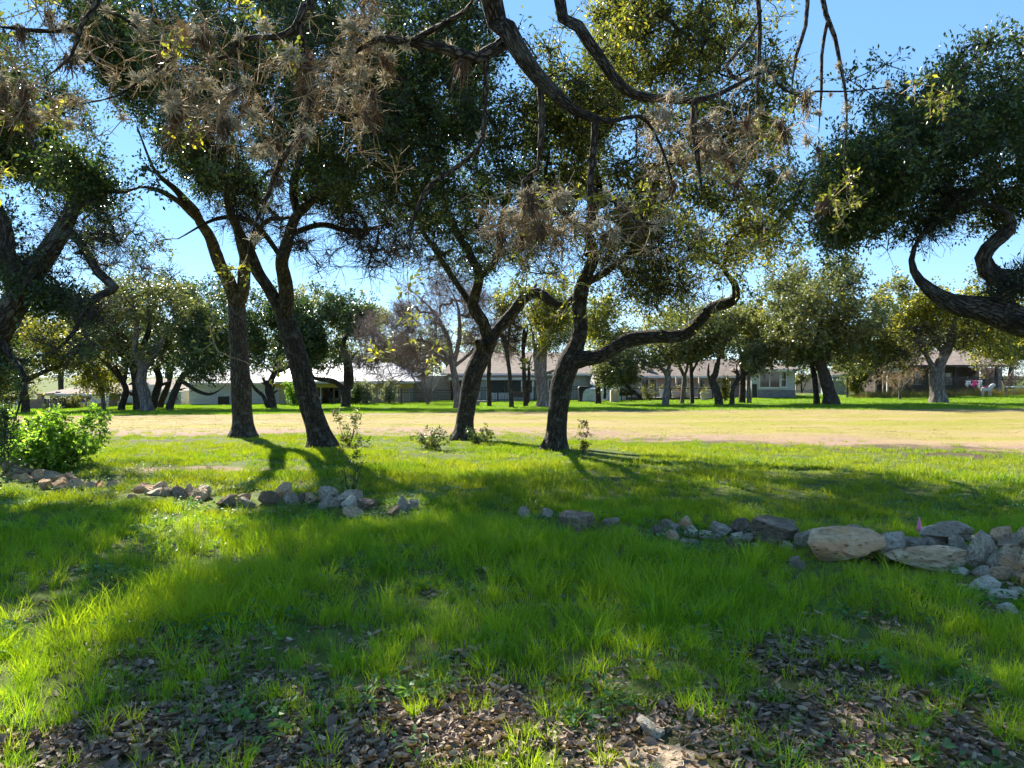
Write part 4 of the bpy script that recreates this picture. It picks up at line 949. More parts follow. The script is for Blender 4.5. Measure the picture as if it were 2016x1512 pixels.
shrub("garden_shrub", "dark shrub under the window beside the tangled oak", 700, 794, 24, 16, 26, 'leaf', (0.12, 0.08), 92, stems=5, spread=0.3, per=(7, 6), depth=57, tw_r=0.012)
shrub("clipped_hedge", "low clipped hedge before the tan house windows", 138, 806, 36, 15, 40, 'leaf_grey', (0.12, 0.08), 93, stems=6, spread=0.25, per=(7, 6), depth=57, tw_r=0.012)
shrub("garden_shrub", "small grey shrub in the gap beside the white stone wing", 1578, 772, 26, 34, 26, 'leaf_grey', (0.12, 0.07), 94, stems=5, spread=0.3, per=(7, 6), depth=64, tw_r=0.012)
shrub("garden_shrub", "yellowish shrub wrapped round the kinked oak", 1428, 787, 18, 24, 22, 'leaf_yellow', (0.10, 0.06), 95, stems=5, spread=0.25, per=(6, 6), depth=49, tw_r=0.01)
shrub("garden_shrub", "dry tan shrub beside the deck steps", 1280, 787, 40, 14, 22, 'leaf_grey', (0.1, 0.05), 96, stems=6, spread=0.25, per=(6, 4), depth=52, tw_r=0.01)
shrub("garden_shrub", "dark evergreen shrub before the shed fence", 1690, 775, 40, 40, 50, 'leaf_olive', (0.14, 0.09), 97, stems=6, spread=0.35, per=(7, 7), depth=57, tw_r=0.012)


# ------------------------------------------------------------------ houses
def lines_mat(name, col, period, axis='z', depth=0.5, var=0.1, rough=0.7):
    m, nt, b = mat(name)
    t = N(nt, "ShaderNodeTexCoord"); sp = N(nt, "ShaderNodeSeparateXYZ"); nt.links.new(t.outputs["Object"], sp.inputs[0])
    mm = N(nt, "ShaderNodeMath", operation='MULTIPLY'); mm.inputs[1].default_value = 1 / period; nt.links.new(sp.outputs[{'x': 0, 'y': 1, 'z': 2}[axis]], mm.inputs[0])
    fr = N(nt, "ShaderNodeMath", operation='FRACT'); nt.links.new(mm.outputs[0], fr.inputs[0])
    n = noise(nt, coord(nt, "Object", (0.7, 1, 3)), 3, 4)
    dark = tuple(c * (1 - 1.5 * var) for c in col); lite = tuple(c * (1 + var) for c in col)
    c = ramp(nt, n, [(0.3, dark), (0.7, lite)])
    gap = ramp(nt, fr.outputs[0], [(0.0, (0.45, 0.45, 0.45)), (0.12, (1, 1, 1))])
    nt.links.new(mixc(nt, depth, c, gap, 'MULTIPLY'), b.inputs["Base Color"]); b.inputs["Roughness"].default_value = rough
    bump(nt, b, fr.outputs[0], 0.4, 0.02)
    return m


def brick_mat(name, c1, c2, mortar, w=0.3, h=0.1):
    m, nt, b = mat(name)
    t = N(nt, "ShaderNodeTexCoord"); mp = N(nt, "ShaderNodeMapping"); mp.inputs["Rotation"].default_value = (math.pi / 2, 0, 0)
    nt.links.new(t.outputs["Object"], mp.inputs[0])
    br = N(nt, "ShaderNodeTexBrick"); br.inputs["Scale"].default_value = 1.0; br.inputs["Brick Width"].default_value = w; br.inputs["Row Height"].default_value = h
    br.inputs["Mortar Size"].default_value = 0.012; br.inputs["Color1"].default_value = (*c1, 1); br.inputs["Color2"].default_value = (*c2, 1); br.inputs["Mortar"].default_value = (*mortar, 1)
    nt.links.new(mp.outputs[0], br.inputs[0])
    n = noise(nt, coord(nt), 4, 4)
    nt.links.new(mixc(nt, 0.25, br.outputs[0], ramp(nt, n, [(0.3, (0.5, 0.5, 0.5)), (0.7, (1, 1, 1))]), 'MULTIPLY'), b.inputs["Base Color"])
    b.inputs["Roughness"].default_value = 0.85
    bump(nt, b, br.outputs[1], 0.5, 0.01)
    return m


def glass_mat():
    m, nt, b = mat("window_glass")
    n = noise(nt, coord(nt), 0.8, 2)
    nt.links.new(ramp(nt, n, [(0.35, (0.010, 0.013, 0.015)), (0.7, (0.05, 0.06, 0.06))]), b.inputs["Base Color"])
    b.inputs["Roughness"].default_value = 0.06; b.inputs["Specular IOR Level"].default_value = 0.6
    return m


M['glass'] = glass_mat()
M['screen'] = plain("dark_screen", (0.02, 0.024, 0.024), 0.6, 0.3, 3)
M['white'] = plain("white_trim", (0.72, 0.71, 0.68), 0.6, 0.06)
M['cream'] = lines_mat("cream_siding", (0.55, 0.47, 0.30), 0.18, 'z', 0.5)
M['tan_brick'] = brick_mat("tan_brick", (0.36, 0.25, 0.17), (0.42, 0.30, 0.21), (0.40, 0.34, 0.28))
M['pink_brick'] = brick_mat("pink_stone", (0.42, 0.29, 0.24), (0.50, 0.37, 0.31), (0.48, 0.40, 0.35))
M['white_brick'] = brick_mat("white_painted_brick", (0.62, 0.62, 0.64), (0.70, 0.70, 0.71), (0.52, 0.52, 0.54), 0.6, 0.22)
M['white_stone'] = brick_mat("white_stone", (0.52, 0.54, 0.52), (0.64, 0.64, 0.60), (0.44, 0.45, 0.44), 0.7, 0.2)
M['siding'] = lines_mat("tan_siding", (0.44, 0.39, 0.29), 0.2, 'z', 0.5)
M['ochre'] = plain("ochre_soffit", (0.42, 0.33, 0.06), 0.8, 0.1)
M['greenwall'] = lines_mat("pale_green_siding", (0.40, 0.46, 0.38), 0.2, 'z', 0.5)
M['batten'] = lines_mat("grey_green_batten", (0.30, 0.33, 0.29), 0.4, 'x', 0.6)
M['paleboard'] = lines_mat("pale_vertical_board", (0.60, 0.58, 0.54), 0.3, 'x', 0.6)
M['metal_roof'] = lines_mat("pale_metal_roof", (0.40, 0.385, 0.41), 0.42, 'x', 0.25, 0.05, 0.4)
M['shingle'] = lines_mat("brown_shingle", (0.15, 0.115, 0.095), 0.14, 'z', 0.4, 0.3, 0.95)
M['shingle_tan'] = lines_mat("tan_shingle", (0.20, 0.155, 0.125), 0.14, 'z', 0.4, 0.25, 0.95)
M['slate'] = lines_mat("grey_shingle", (0.25, 0.24, 0.25), 0.14, 'z', 0.4, 0.25, 0.9)
M['wood_grey'] = lines_mat("weathered_board", (0.22, 0.18, 0.155), 0.14, 'x', 0.7, 0.25, 0.9)
M['wood_tan'] = lines_mat("tan_board", (0.45, 0.36, 0.27), 0.14, 'x', 0.5, 0.2, 0.9)
M['wood_dark'] = plain("dark_stained_wood", (0.07, 0.05, 0.04), 0.8, 0.3)
M['iron'] = plain("black_iron", (0.012, 0.012, 0.013), 0.5, 0.2)
M['grey_metal'] = plain("grey_metal", (0.25, 0.26, 0.28), 0.5, 0.2)
M['pot'] = plain("pale_ceramic", (0.52, 0.45, 0.36), 0.7, 0.15)
M['red'] = plain("faded_red_cloth", (0.45, 0.07, 0.05), 0.8, 0.2)
M['pinkcloth'] = plain("pink_cloth", (0.75, 0.10, 0.25), 0.85, 0.15)
M['whitecloth'] = plain("white_cloth", (0.75, 0.74, 0.74), 0.85, 0.1)
M['tarp'] = plain("pale_blue_tarp", (0.45, 0.55, 0.62), 0.6, 0.15)
M['blue'] = plain("blue_plastic", (0.05, 0.10, 0.35), 0.5, 0.15)
M['brown'] = plain("brown_paint", (0.16, 0.09, 0.05), 0.7, 0.2)


def hx(px, d): return (px - 1008) / F * d
def hz(py, d): return float(P(1008, py, d)[2])


def window(par, d, px0, px1, py0, py1, cols=1, rows=1, y=None, frame='white', pane='glass', fw=0.07, ox=0.0, oz=0.0):
    """one window: frame with mullions, one pane object per light, a sill"""
    y = d if y is None else y
    x0, x1, z1, z0 = hx(px0, d) - ox, hx(px1, d) - ox, hz(py0, d) - oz, hz(py1, d) - oz
    m = MB()
    m.box(x0 - fw, x0, y - 0.07, y + 0.02, z0 - fw, z1 + fw).box(x1, x1 + fw, y - 0.07, y + 0.02, z0 - fw, z1 + fw)
    m.box(x0, x1, y - 0.068, y + 0.02, z1, z1 + fw).box(x0, x1, y - 0.068, y + 0.02, z0 - fw, z0)
    for c in range(1, cols):
        xc = x0 + (x1 - x0) * c / cols; m.box(xc - 0.035, xc + 0.035, y - 0.06, y + 0.02, z0, z1)
    for r in range(1, rows):
        zc = z0 + (z1 - z0) * r / rows; m.box(x0, x1, y - 0.055, y + 0.02, zc - 0.025, zc + 0.025)
    w = m.build("window", M[frame], par)
    for c in range(cols):
        a = x0 + (x1 - x0) * c / cols; b_ = x0 + (x1 - x0) * (c + 1) / cols
        MB().box(a + 0.01, b_ - 0.01, y - 0.022, y - 0.004, z0 + 0.005, z1 - 0.005).build("pane", M[pane], w)
    MB().box(x0 - fw - 0.04, x1 + fw + 0.04, y - 0.12, y - 0.002, z0 - fw - 0.06, z0 - fw - 0.002).build("sill", M[frame], w)
    return w


def roof(par, x0, x1, y0, y1, ze, zr, hip0=0.0, hip1=0.0, mat_='shingle', over=0.45, fascia='white'):
    """hip or gable roof with the ridge along x"""
    x0 -= over; x1 += over; y0 -= over; y1 += over; ym = (y0 + y1) / 2; t = 0.10
    v = [(x0, y0, ze), (x1, y0, ze), (x1, y1, ze), (x0, y1, ze), (x0 + hip0, ym, zr), (x1 - hip1, ym, zr), (x0, y0, ze - t), (x1, y0, ze - t), (x1, y1, ze - t), (x0, y1, ze - t)]
    m = MB(); m.v = v
    m.f = [(0, 1, 5, 4), (2, 3, 4, 5), (3, 0, 4), (1, 2, 5), (6, 9, 8, 7), (0, 6, 7, 1), (1, 7, 8, 2), (2, 8, 9, 3), (3, 9, 6, 0)]
    r = m.build("roof", M[mat_], par)
    MB().box(x0 + 0.01, x1 - 0.01, y0 - 0.035, y0 - 0.003, ze - t - 0.06, ze + 0.01).build("fascia", M[fascia], r)
    return r


def wallbox(par, x0, x1, y0, y1, z0, z1, m_, name="wall"):
    return MB().box(x0, x1, y0, y1, z0, z1).build(name, M[m_], par)


def house(name, label, px0, px1, d):
    """an Empty on the ground at the facade's middle; parts are placed relative to it"""
    xm = hx((px0 + px1) / 2, d); zg = float(gz(xm, d))
    e = thing(name, label, "house", (xm, d, zg))
    return e, xm, zg


def rel(e):
    ox, oy, oz = e.location
    return ox, oy, oz


# tan house by the wooden fence
e, ox, oz = house("house", "tan brick house with low brown roof and white paned windows behind the hedge", 85, 205, 60)
d = 60
wallbox(e, hx(98, d) - ox, hx(205, d) - ox, 0, 9, -1.2, hz(776, d) - oz, 'tan_brick')
roof(e, hx(92, d) - ox, hx(212, d) - ox, 0, 9, hz(775, d) - oz, hz(752, d + 4.5) - oz, 2.5, 2.5, 'shingle_tan')
for a, b in ((140, 148), (150, 157), (161, 168)):
    window(e, d, a, b, 778, 792, 1, 2, 0, ox=ox, oz=oz)
wallbox(e, hx(98, d) - ox, hx(106, d) - ox, -1.6, -1.2, -1.3, hz(776, d) - oz + 0.02, 'tan_brick', "porch_pillar")
MB().box(hx(94, d) - ox, hx(112, d) - ox, -1.9, -0.1, hz(776, d) - oz + 0.03, hz(773.5, d) - oz).build("porch_roof", M['shingle_tan'], e)
MB().box(hx(110, d) - ox, hx(119, d) - ox, -0.06, -0.005, -0.9, 1.2).build("door", M['blue'], e)

# cream house behind the leaning cluster, with its white brick wing
d = 63
e, ox, oz = house("house", "cream house with white gable trim behind the leaning oak cluster", 205, 372, d)
wallbox(e, hx(200, d) - ox, hx(366, d) - ox, 0, 9, -1.2, hz(768, d) - oz, 'cream')
wallbox(e, hx(290, d) - ox, hx(366, d) - ox, -0.9, -0.01, -1.2, hz(770, d) - oz, 'greenwall', "front_wing_wall")
r = roof(e, hx(198, d) - ox, hx(330, d) - ox, 0, 9, hz(767, d) - oz, hz(745, d + 4.5) - oz, 2.5, 2.5, 'shingle_tan')
xa, xb = hx(285, d) - ox, hx(312, d) - ox
zt = hz(757, d) - oz; zb = hz(768, d) - oz
MB().prism([(xa, -1.25, zb), (xb, -1.25, zb), ((xa + xb) / 2 + 0.3, -1.25, zt)], (0, 3, 0)).build("gable", M['cream'], e)
MB().prism([(xa - 0.2, -1.3, zb), (xa, -1.3, zb - 0.15), ((xa + xb) / 2 + 0.3, -1.3, zt - 0.02), (xb, -1.3, zb - 0.15), (xb + 0.2, -1.3, zb), ((xa + xb) / 2 + 0.3, -1.3, zt + 0.2)], (0, 0.045, 0)).build("gable_trim", M['white'], e)
for a, b, c in ((226, 233, 1), (246, 252, 1), (256, 262, 1)): window(e, d, a, b, 774, 788, c, 2, 0, ox=ox, oz=oz)
window(e, d, 294, 303, 764, 784, 1, 2, -0.9, ox=ox, oz=oz)
window(e, d, 350, 362, 777, 786, 1, 1, -0.9, frame='greenwall', ox=ox, oz=oz)
d = 61
e, ox, oz = house("house", "long windowless white painted brick building between the oaks", 372, 552, d)
wallbox(e, hx(372, d) - ox, hx(551, d) - ox, 0, 10, -1.2, hz(755, d) - oz, 'white_brick')
roof(e, hx(372, d) - ox, hx(551, d) - ox, 0, 10, hz(754, d) - oz, hz(728, d + 5) - oz, 2, 2, 'slate', 0.25)
MB().box(hx(463, d) - ox, hx(468, d) - ox, -0.04, -0.004, -0.9, 0.7).build("door", M['white'], e)
t = thing("air_conditioner", "black air conditioner box against the white brick wall", "air conditioner", (hx(440, 60), 60, float(gz(hx(440, 60), 60))))
MB().box(-0.33, 0.33, -0.33, 0.33, 0.06, 0.62).build("housing", M['iron'], t, bevel=0.02)
MB().box(-0.40, 0.40, -0.40, 0.40, -0.05, 0.06).build("base_pad", M['grey_metal'], t)
MB().box(-0.36, 0.36, -0.36, 0.36, 0.625, 0.66).build("top_grille", M['wood_dark'], t)

# siding house with metal roof
d = 60
e, ox, oz = house("house", "tan siding house with pale metal roof and white windows", 549, 806, d)
xl, xr = hx(549, d) - ox, hx(806, d) - ox
zeL = hz(752, d) - oz
pa, pb = hx(632, d) - ox, hx(690, d) - ox      # recessed patio
wallbox(e, xl, pa, 0, 9, -1.0, zeL, 'siding')
wallbox(e, pb, xr, 0, 9, -1.0, zeL, 'siding')
wallbox(e, pa + 0.003, pb - 0.003, 2.2, 9, -1.0, zeL, 'siding', "patio_wall")
MB().box(pa - 0.3, pb + 0.3, -0.3, 2.2, -0.9, -0.02).build("patio_floor", M['grey_metal'], e)
roof(e, xl, xr, 0, 9, zeL + 0.06, hz(714, d + 4.5) - oz, 0.3, 2.6, 'metal_roof', 0.55, 'white')
MB().box(xl - 0.3, xr + 0.3, -0.40, -0.005, zeL - 0.42, zeL - 0.12).build("soffit", M['ochre'], e)
MB().box(hx(657, d) - ox, hx(660, d) - ox, -0.25, -0.05, -0.9, zeL - 0.42).build("patio_post", M['brown'], e)
MB().box(hx(672, d) - ox, hx(675, d) - ox, -0.25, -0.05, -0.9, zeL - 0.42).build("patio_post", M['siding'], e)
window(e, d, 568, 579, 764, 786, 1, 2, 0, ox=ox, oz=oz)
window(e, d, 616, 631, 762, 782, 2, 1, 0, ox=ox, oz=oz)
window(e, d, 692, 714, 757, 777, 2, 2, 0, ox=ox, oz=oz)
window(e, d, 746, 786, 754, 776, 3, 2, 0, ox=ox, oz=oz)
window(e, d, 636, 654, 764, 786, 2, 1, 2.2, ox=ox, oz=oz)
wallbox(e, xr + 0.003, hx(880, d) - ox, 3.5, 8, -1.0, hz(765, d) - oz + 1.0, 'wood_tan', "side_wall")
for k, (px, lb) in enumerate(((628, "red folding chair on the patio behind the leaning oak"), (642, "dark folding chair on the patio beside the brown post"))):
    t = thing("patio_chair", lb, "chair", (hx(px, d), d + 0.6, float(gz(hx(px, d), d)) + 0.0))
    cm = M['red'] if k == 0 else M['iron']
    MB().box(-0.28, 0.28, -0.25, 0.25, 0.40, 0.45).build("seat", cm, t)
    MB().box(-0.28, 0.28, 0.22, 0.27, 0.45, 0.95).build("backrest", cm, t)
    for sx in (-0.25, 0.25):
        for sy in (-0.22, 0.22): MB().bar((sx, sy, -0.02), (sx, sy, 0.40), 0.02).build("leg", M['iron'], t)

# low grey house with screened porch
d = 62
e, ox, oz = house("house", "low grey house with wide tan roof and dark screened porch", 882, 1172, d)
X0, X1, XM = hx(882, d) - ox, hx(1166, d) - ox, hx(1052, d) - ox
zt = hz(738, d) - oz
wallbox(e, XM, X1, 0, 10, -1.0, zt, 'batten')
wallbox(e, X0, XM - 0.003, 2.6, 10, -1.0, zt, 'batten', "porch_back_wall")
wallbox(e, X1 + 0.003, X1 + 0.35, -0.35, 0.1, -1.0, zt, 'paleboard', "corner_board")
roof(e, X0, X1, 0, 10, zt + 0.12, hz(694, d + 5) - oz, 1.0, 0.2, 'shingle_tan', 0.5)
rp = MB().box(hx(888, d) - ox, XM + 0.4, -2.2, 0.0, hz(747, d) - oz, hz(741, d) - oz).build("porch_roof", M['shingle_tan'], e)
MB().box(hx(888, d) - ox - 0.02, XM + 0.42, -2.26, -2.203, hz(748, d) - oz, hz(743, d) - oz).build("fascia", M['paleboard'], rp)
zb = hz(749, d) - oz
posts = [902, 946, 961, 1027, 1048]
for px in posts:
    MB().box(hx(px - 2, d) - ox, hx(px + 2, d) - ox, -2.15, -2.0, -0.6, zb - 0.003).build("porch_post", M['paleboard'], e)
MB().box(hx(946, d) - ox + .1, hx(961, d) - ox - .1, -2.1, -2.05, -0.6, zb - 0.003).build("porch_panel", M['batten'], e)
for a, b in ((904, 944), (963, 994), (994.5, 1025), (1029, 1046)):
    MB().box(hx(a, d) - ox, hx(b, d) - ox, -2.09, -2.06, hz(772, d) - oz, zb - 0.01).build("screen_panel", M['screen'], e)
    MB().box(hx(a, d) - ox, hx(b, d) - ox, -2.10, -2.05, -0.6, hz(772, d) - oz - 0.003).build("knee_wall", M['paleboard'], e)
window(e, d, 1080, 1098, 748, 768, 2, 1, 0, ox=ox, oz=oz)

# pale shed and vehicle between the houses
d = 58
e, ox, oz = house("shed", "plain pale blue-white shed wall behind the low bushy oak", 1172, 1240, d); e["category"] = "shed"
wallbox(e, hx(1174, d) - ox, hx(1238, d) - ox, 0, 5, -1.0, hz(755, d) - oz, 'tarp')
roof(e, hx(1174, d) - ox, hx(1238, d) - ox, 0, 5, hz(754.5, d) - oz, hz(740, d + 2.5) - oz, 0.2, 0.2, 'slate', 0.2)
t = thing("covered_grill", "barbecue grill under a pale blue cover by the grey house corner", "grill", (hx(1166, 56), 56, float(gz(hx(1166, 56), 56))))
MB().prism([(-0.75, -0.4, 0.05), (0.75, -0.4, 0.05), (0.62, -0.4, 0.75), (0.3, -0.4, 0.98), (-0.45, -0.4, 0.98), (-0.68, -0.4, 0.7)], (0, 0.8, 0)).build("cover", M['tarp'], t, bevel=0.06)
for s_ in (-0.6, 0.6): MB().bar((s_, 0, -0.05), (s_, 0, 0.2), 0.05).build("leg", M['iron'], t)
t = thing("storage_bin", "black wheeled bin standing by the iron fence end", "bin", (hx(1150, 56), 56.2, float(gz(hx(1150, 56), 56.2))))
MB().prism([(-0.34, -0.36, 0.02), (0.34, -0.36, 0.02), (0.42, -0.36, 1.0), (-0.42, -0.36, 1.0)], (0, 0.72, 0)).build("body", M['iron'], t, bevel=0.02)
MB().prism([(-0.45, -0.42, 1.01), (0.45, -0.42, 1.01), (0.35, -0.42, 1.14), (-0.35, -0.42, 1.14)], (0, 0.84, 0)).build("lid", M['iron'], t, bevel=0.02)
for s_ in (-0.36, 0.36): MB().bar((s_ - 0.04, 0.36, 0.1), (s_ + 0.04, 0.36, 0.1), 0.1, 12).build("wheel", M['iron'], t)
t = thing("smoker_grill", "dark smoker barbecue with pale side table before the shed", "grill", (hx(1225, 55), 55, float(gz(hx(1225, 55), 55))))
MB().bar((-0.2, 0, 0.75), (0.75, 0, 0.75), 0.32, 14).build("barrel", M['iron'], t, smooth=False)
MB().box(-0.85, -0.25, -0.3, 0.3, 0.02, 0.86).build("side_cabinet", M['pot'], t, bevel=0.02)
for sx in (-0.05, 0.65): MB().bar((sx, 0, -0.05), (sx, 0, 0.5), 0.04).build("leg", M['iron'], t)

# two-storey house far behind with dormer
d = 88
e, ox, oz = house("house", "distant grey-roofed house with a blue-grey dormer above the brick roof", 1215, 1275, d)
wallbox(e, hx(1205, d) - ox, hx(1290, d) - ox, 0, 8, -0.5, hz(722, d) - oz, 'siding')
roof(e, hx(1205, d) - ox, hx(1275, d) - ox, 0, 8, hz(722, d) - oz, hz(700, d + 4) - oz, 0.4, 0.4, 'slate')
xa, xb = hx(1248, d) - ox, hx(1261, d) - ox; zb = hz(727, d) - oz; zm = hz(719, d) - oz; zt = hz(713, d) - oz
dm = MB().prism([(xa, -0.6, zb), (xb, -0.6, zb), (xb, -0.6, zm), ((xa + xb) / 2, -0.6, zt), (xa, -0.6, zm)], (0, 4, 0)).build("dormer", M['tarp'], e)
MB().box((xa + xb) / 2 - 0.2, (xa + xb) / 2 + 0.2, -0.64, -0.605, zb + 0.1, zm).build("pane", M['glass'], dm)

# brick house with deck
d = 62
e, ox, oz = house("house", "pink stone house with brown shingle roof, white stone wing and deck", 1240, 1566, d)
zt = hz(741, d) - oz
W0, W1 = hx(1240, d) - ox, hx(1478, d) - ox
wallbox(e, W0, W1, 0, 9, -0.8, zt, 'pink_brick')
roof(e, W0, W1, 0, 9, zt + 0.05, hz(707, d + 4.5) - oz, 3.2, 0.4, 'shingle', 0.5)
window(e, d, 1263, 1276, 747, 764, 1, 1, 0, 'pot' if False else 'white', ox=ox, oz=oz)
window(e, d, 1279, 1292, 747, 764, 1, 1, 0, ox=ox, oz=oz)
window(e, d, 1333, 1352, 745, 762, 2, 1, 0, ox=ox, oz=oz)
window(e, d, 1374, 1386, 745, 762, 1, 1, 0, frame='wood_tan', ox=ox, oz=oz)
window(e, d, 1428, 1440, 745, 764, 1, 1, 0, frame='wood_tan', ox=ox, oz=oz)
for px in (1324, 1368, 1400, 1422):
    MB().box(hx(px, d) - ox, hx(px + 3, d) - ox, -1.3, -1.1, -0.5, zt - 0.05).build("porch_post", M['wood_tan'], e)
V0, V1 = hx(1479, d - 3) - ox, hx(1564, d - 3) - ox
zt2 = hz(729, d - 3) - oz
wallbox(e, V0, V1, -3, 5, -0.6, zt2, 'white_stone', "wing_wall")
MB().box(V0 + 0.5, V1 + 0.06, -3.08, -3.004, -0.6, hz(768, d - 3) - oz).build("stone_skirt", M['slate'], e)
roof(e, V0, V1, -3, 5, zt2 + 0.08, hz(709, d + 1) - oz, 2.8, 2.4, 'shingle', 0.5)
dd = d - 3
wn_ = window(e, dd, 1496, 1534, 733, 762, 2, 1, -3, ox=ox, oz=oz)
window(e, dd, 1538, 1547, 733, 761, 1, 2, -3, ox=ox, oz=oz)
MB().box(hx(1481, dd) - ox, hx(1490, dd) - ox, -3.05, -3.004, -0.5, hz(756, dd) - oz).build("door", M['iron'], e)
cn = MB(); cn.bar((hx(1272, d) - ox, 1.4, zt + 0.6), (hx(1272, d) - ox, 1.4, zt + 1.15), 0.16, 12); cn.bar((hx(1272, d) - ox, 1.4, zt + 1.15), (hx(1272, d) - ox, 1.4, zt + 1.45), 0.32, 12, 0.18)
cn.build("roof_vent", M['iron'], e)

d = 57.5
zg = float(gz(hx(1320, d), d))
t = thing("deck", "raised dark wooden deck with wire rail before the stone house", "deck", (hx(1318, d), d, zg)); ox = hx(1318, d)
oz = zg
D0, D1 = hx(1234, d) - ox, hx(1402, d) - ox
zf = hz(783, d) - oz; zr = hz(766, d) - oz
MB().box(D0, D1, 0, 3.0, zf - 0.12, zf).build("deck_floor", M['wood_dark'], t)
for px in (1234, 1262, 1290, 1320, 1348, 1376, 1402):
    x = hx(px, d) - ox; MB().box(x - 0.06, x + 0.06, -0.06, 0.06, -0.3, zr + 0.02).build("post", M['wood_dark'], t)
MB().box(D0 - 0.06, D1 + 0.06, -0.09, 0.09, zr + 0.023, zr + 0.10).build("top_rail", M['wood_dark'], t)
m = MB()
for k in range(int((D1 - D0) / 0.16)):
    x = D0 + 0.08 + k * 0.16; m.box(x - 0.012, x + 0.012, -0.015, 0.015, zf + 0.1, zr)
for z in np.linspace(zf + 0.1, zr - 0.1, 4): m.box(D0, D1, -0.012, 0.012, z - 0.012, z + 0.012)
tag(m.build("wire_mesh", M['grey_metal'], t), kind="stuff")


def planter(px, dd, zbase, w, h, label, pm='pot', plant='leaf_grey', seed=1):
    x = hx(px, dd)
    t = thing("planter", label, "planter", (x, dd, zbase), group="planters on and below the deck")
    m = MB(); prof = [(0.32, 0), (0.36, 0.1), (0.46, 0.75), (0.5, 0.8), (0.5, 0.95), (0.42, 0.95), (0.40, 0.85)]
    n = 14
    for a in range(len(prof) - 1):
        for k in range(n):
            a0, a1 = 2 * math.pi * k / n, 2 * math.pi * (k + 1) / n
            (r0, z0), (r1, z1) = prof[a], prof[a + 1]
            m.face(*[(r * w * math.cos(q_), r * w * math.sin(q_), z * h) for r, z, q_ in ((r0, z0, a0), (r0, z0, a1), (r1, z1, a1), (r1, z1, a0))])
    m.build("pot", M[pm], t)
    MB().bar((0, 0, 0.82 * h), (0, 0, 0.86 * h), 0.39 * w, 12).build("soil", M['wood_dark'], t)
    rng = np.random.default_rng(seed)
    c = rng.normal(0, 0.22 * w, (90, 3)) + [0, 0, h * 1.1]
    V = leaf_quads(rng, c, rng.normal(0, 1, (90, 3)), 0.14, 0.06)
    add("foliage", mesh_np("foliage", V, np.arange(len(V)).reshape(-1, 4), mats=[M[plant]], attr={"rnd": np.repeat(rng.random(90), 4)}), t)


planter(1331, 58.3, oz + zf, 0.75, 0.5, "wide cream bowl planter on the deck", seed=3)
planter(1355, 58.3, oz + zf, 0.75, 0.5, "cream planter beside the red pot on the deck", seed=4)
planter(1340, 58.5, oz + zf, 0.4, 0.7, "slim red pot on the deck between cream planters", 'red', seed=5)
planter(1387, 56, float(gz(hx(1387, 56), 56)), 0.7, 0.6, "pale planter on the grass in front of the deck", seed=6)
planter(1304, 58.2, oz + zf, 0.5, 0.7, "pinkish planter on the deck behind the forked young oak", 'whitecloth', seed=7)

# brown-roofed house behind the iron fence
d = 66
e, ox, oz = house("house", "long brown-roofed house with deep dark porch behind the iron fence", 1770, 1975, d)
X0, X1 = hx(1772, d) - ox, hx(1970, d) - ox
zt = hz(722, d) - oz
wallbox(e, X0, X1, 3, 10, -0.8, zt, 'shingle')
roof(e, X0, X1, 0.2, 10, zt + 0.15, hz(690, d + 5) - oz, 0.6, 0.6, 'shingle_tan', 0.5, 'wood_dark')
for px in (1776, 1835, 1884, 1925, 1966):
    MB().box(hx(px, d) - ox - .1, hx(px, d) - ox + .1, 0.2, 0.4, -0.8, zt + 0.04).build("porch_post", M['wood_dark'], e)
for a, b in ((1790, 1812), (1850, 1872), (1940, 1962)): window(e, d + 3, a, b, 735, 755, 2, 1, 3, frame='greenwall', ox=ox, oz=oz)
MB().box(hx(1966, d) - ox, hx(1985, d) - ox, 0.8, 2.5, -0.8, zt - 0.1).build("side_wall", M['slate'], e)
t = thing("garden_arbor", "little white gabled arbor by the porch roof edge", "arbor", (hx(1759, 62), 62, float(gz(hx(1759, 62), 62))))
xa = 0.5; z0 = hz(733, 62) - t.location.z
for s_ in (-xa, xa):
    MB().box(s_ - 0.05, s_ + 0.05, -0.05, 0.05, -0.1, z0).build("post", M['white'], t)
MB().prism([(-0.75, -0.4, z0), (0.75, -0.4, z0), (0, -0.4, z0 + 0.42)], (0, 0.8, 0)).build("gable_roof", M['white'], t)
# shed by the tan fence
d = 64
e, ox, oz = house("shed", "small greenish garden shed with a bright window beside the dark oak", 1640, 1672, d); e["category"] = "shed"
wallbox(e, hx(1640, d) - ox, hx(1672, d) - ox, 0, 2.5, -0.8, hz(738, d) - oz, 'batten')
roof(e, hx(1640, d) - ox, hx(1672, d) - ox, 0, 2.5, hz(738, d) - oz, hz(729, d) - oz, 0.2, 0.2, 'shingle', 0.15)
window(e, d, 1649, 1661, 740, 747, 2, 1, 0, ox=ox, oz=oz)


# ------------------------------------------------------------------ fences
def board_fence(name, label, px0, px1, d, py0, py1, matn, w=0.16):
    x0, x1 = hx(px0, d), hx(px1, d); xm = (x0 + x1) / 2; zg = float(gz(xm, d))
    t = thing(name, label, "fence", (xm, d, zg))
    z1 = hz(py0, d) - zg; z0 = -0.5
    m = MB(); rng = random.Random(px0)
    x = x0 - xm
    while x < x1 - xm:
        m.box(x, x + w - 0.012, -0.012 + rng.uniform(-.004, .004), 0.012, z0, z1 + rng.uniform(-0.03, 0.03)); x += w
    tag(m.build("board_row", M[matn], t), kind="stuff")
    for z in (0.15, z1 - 0.3): MB().box(x0 - xm, x1 - xm, 0.016, 0.06, z, z + 0.09).build("rail", M[matn], t)
    x = x0 - xm
    while x < x1 - xm + 0.1:
        MB().box(x - 0.05, x + 0.05, 0.064, 0.16, z0, z1).build("post", M[matn], t); x += 2.4


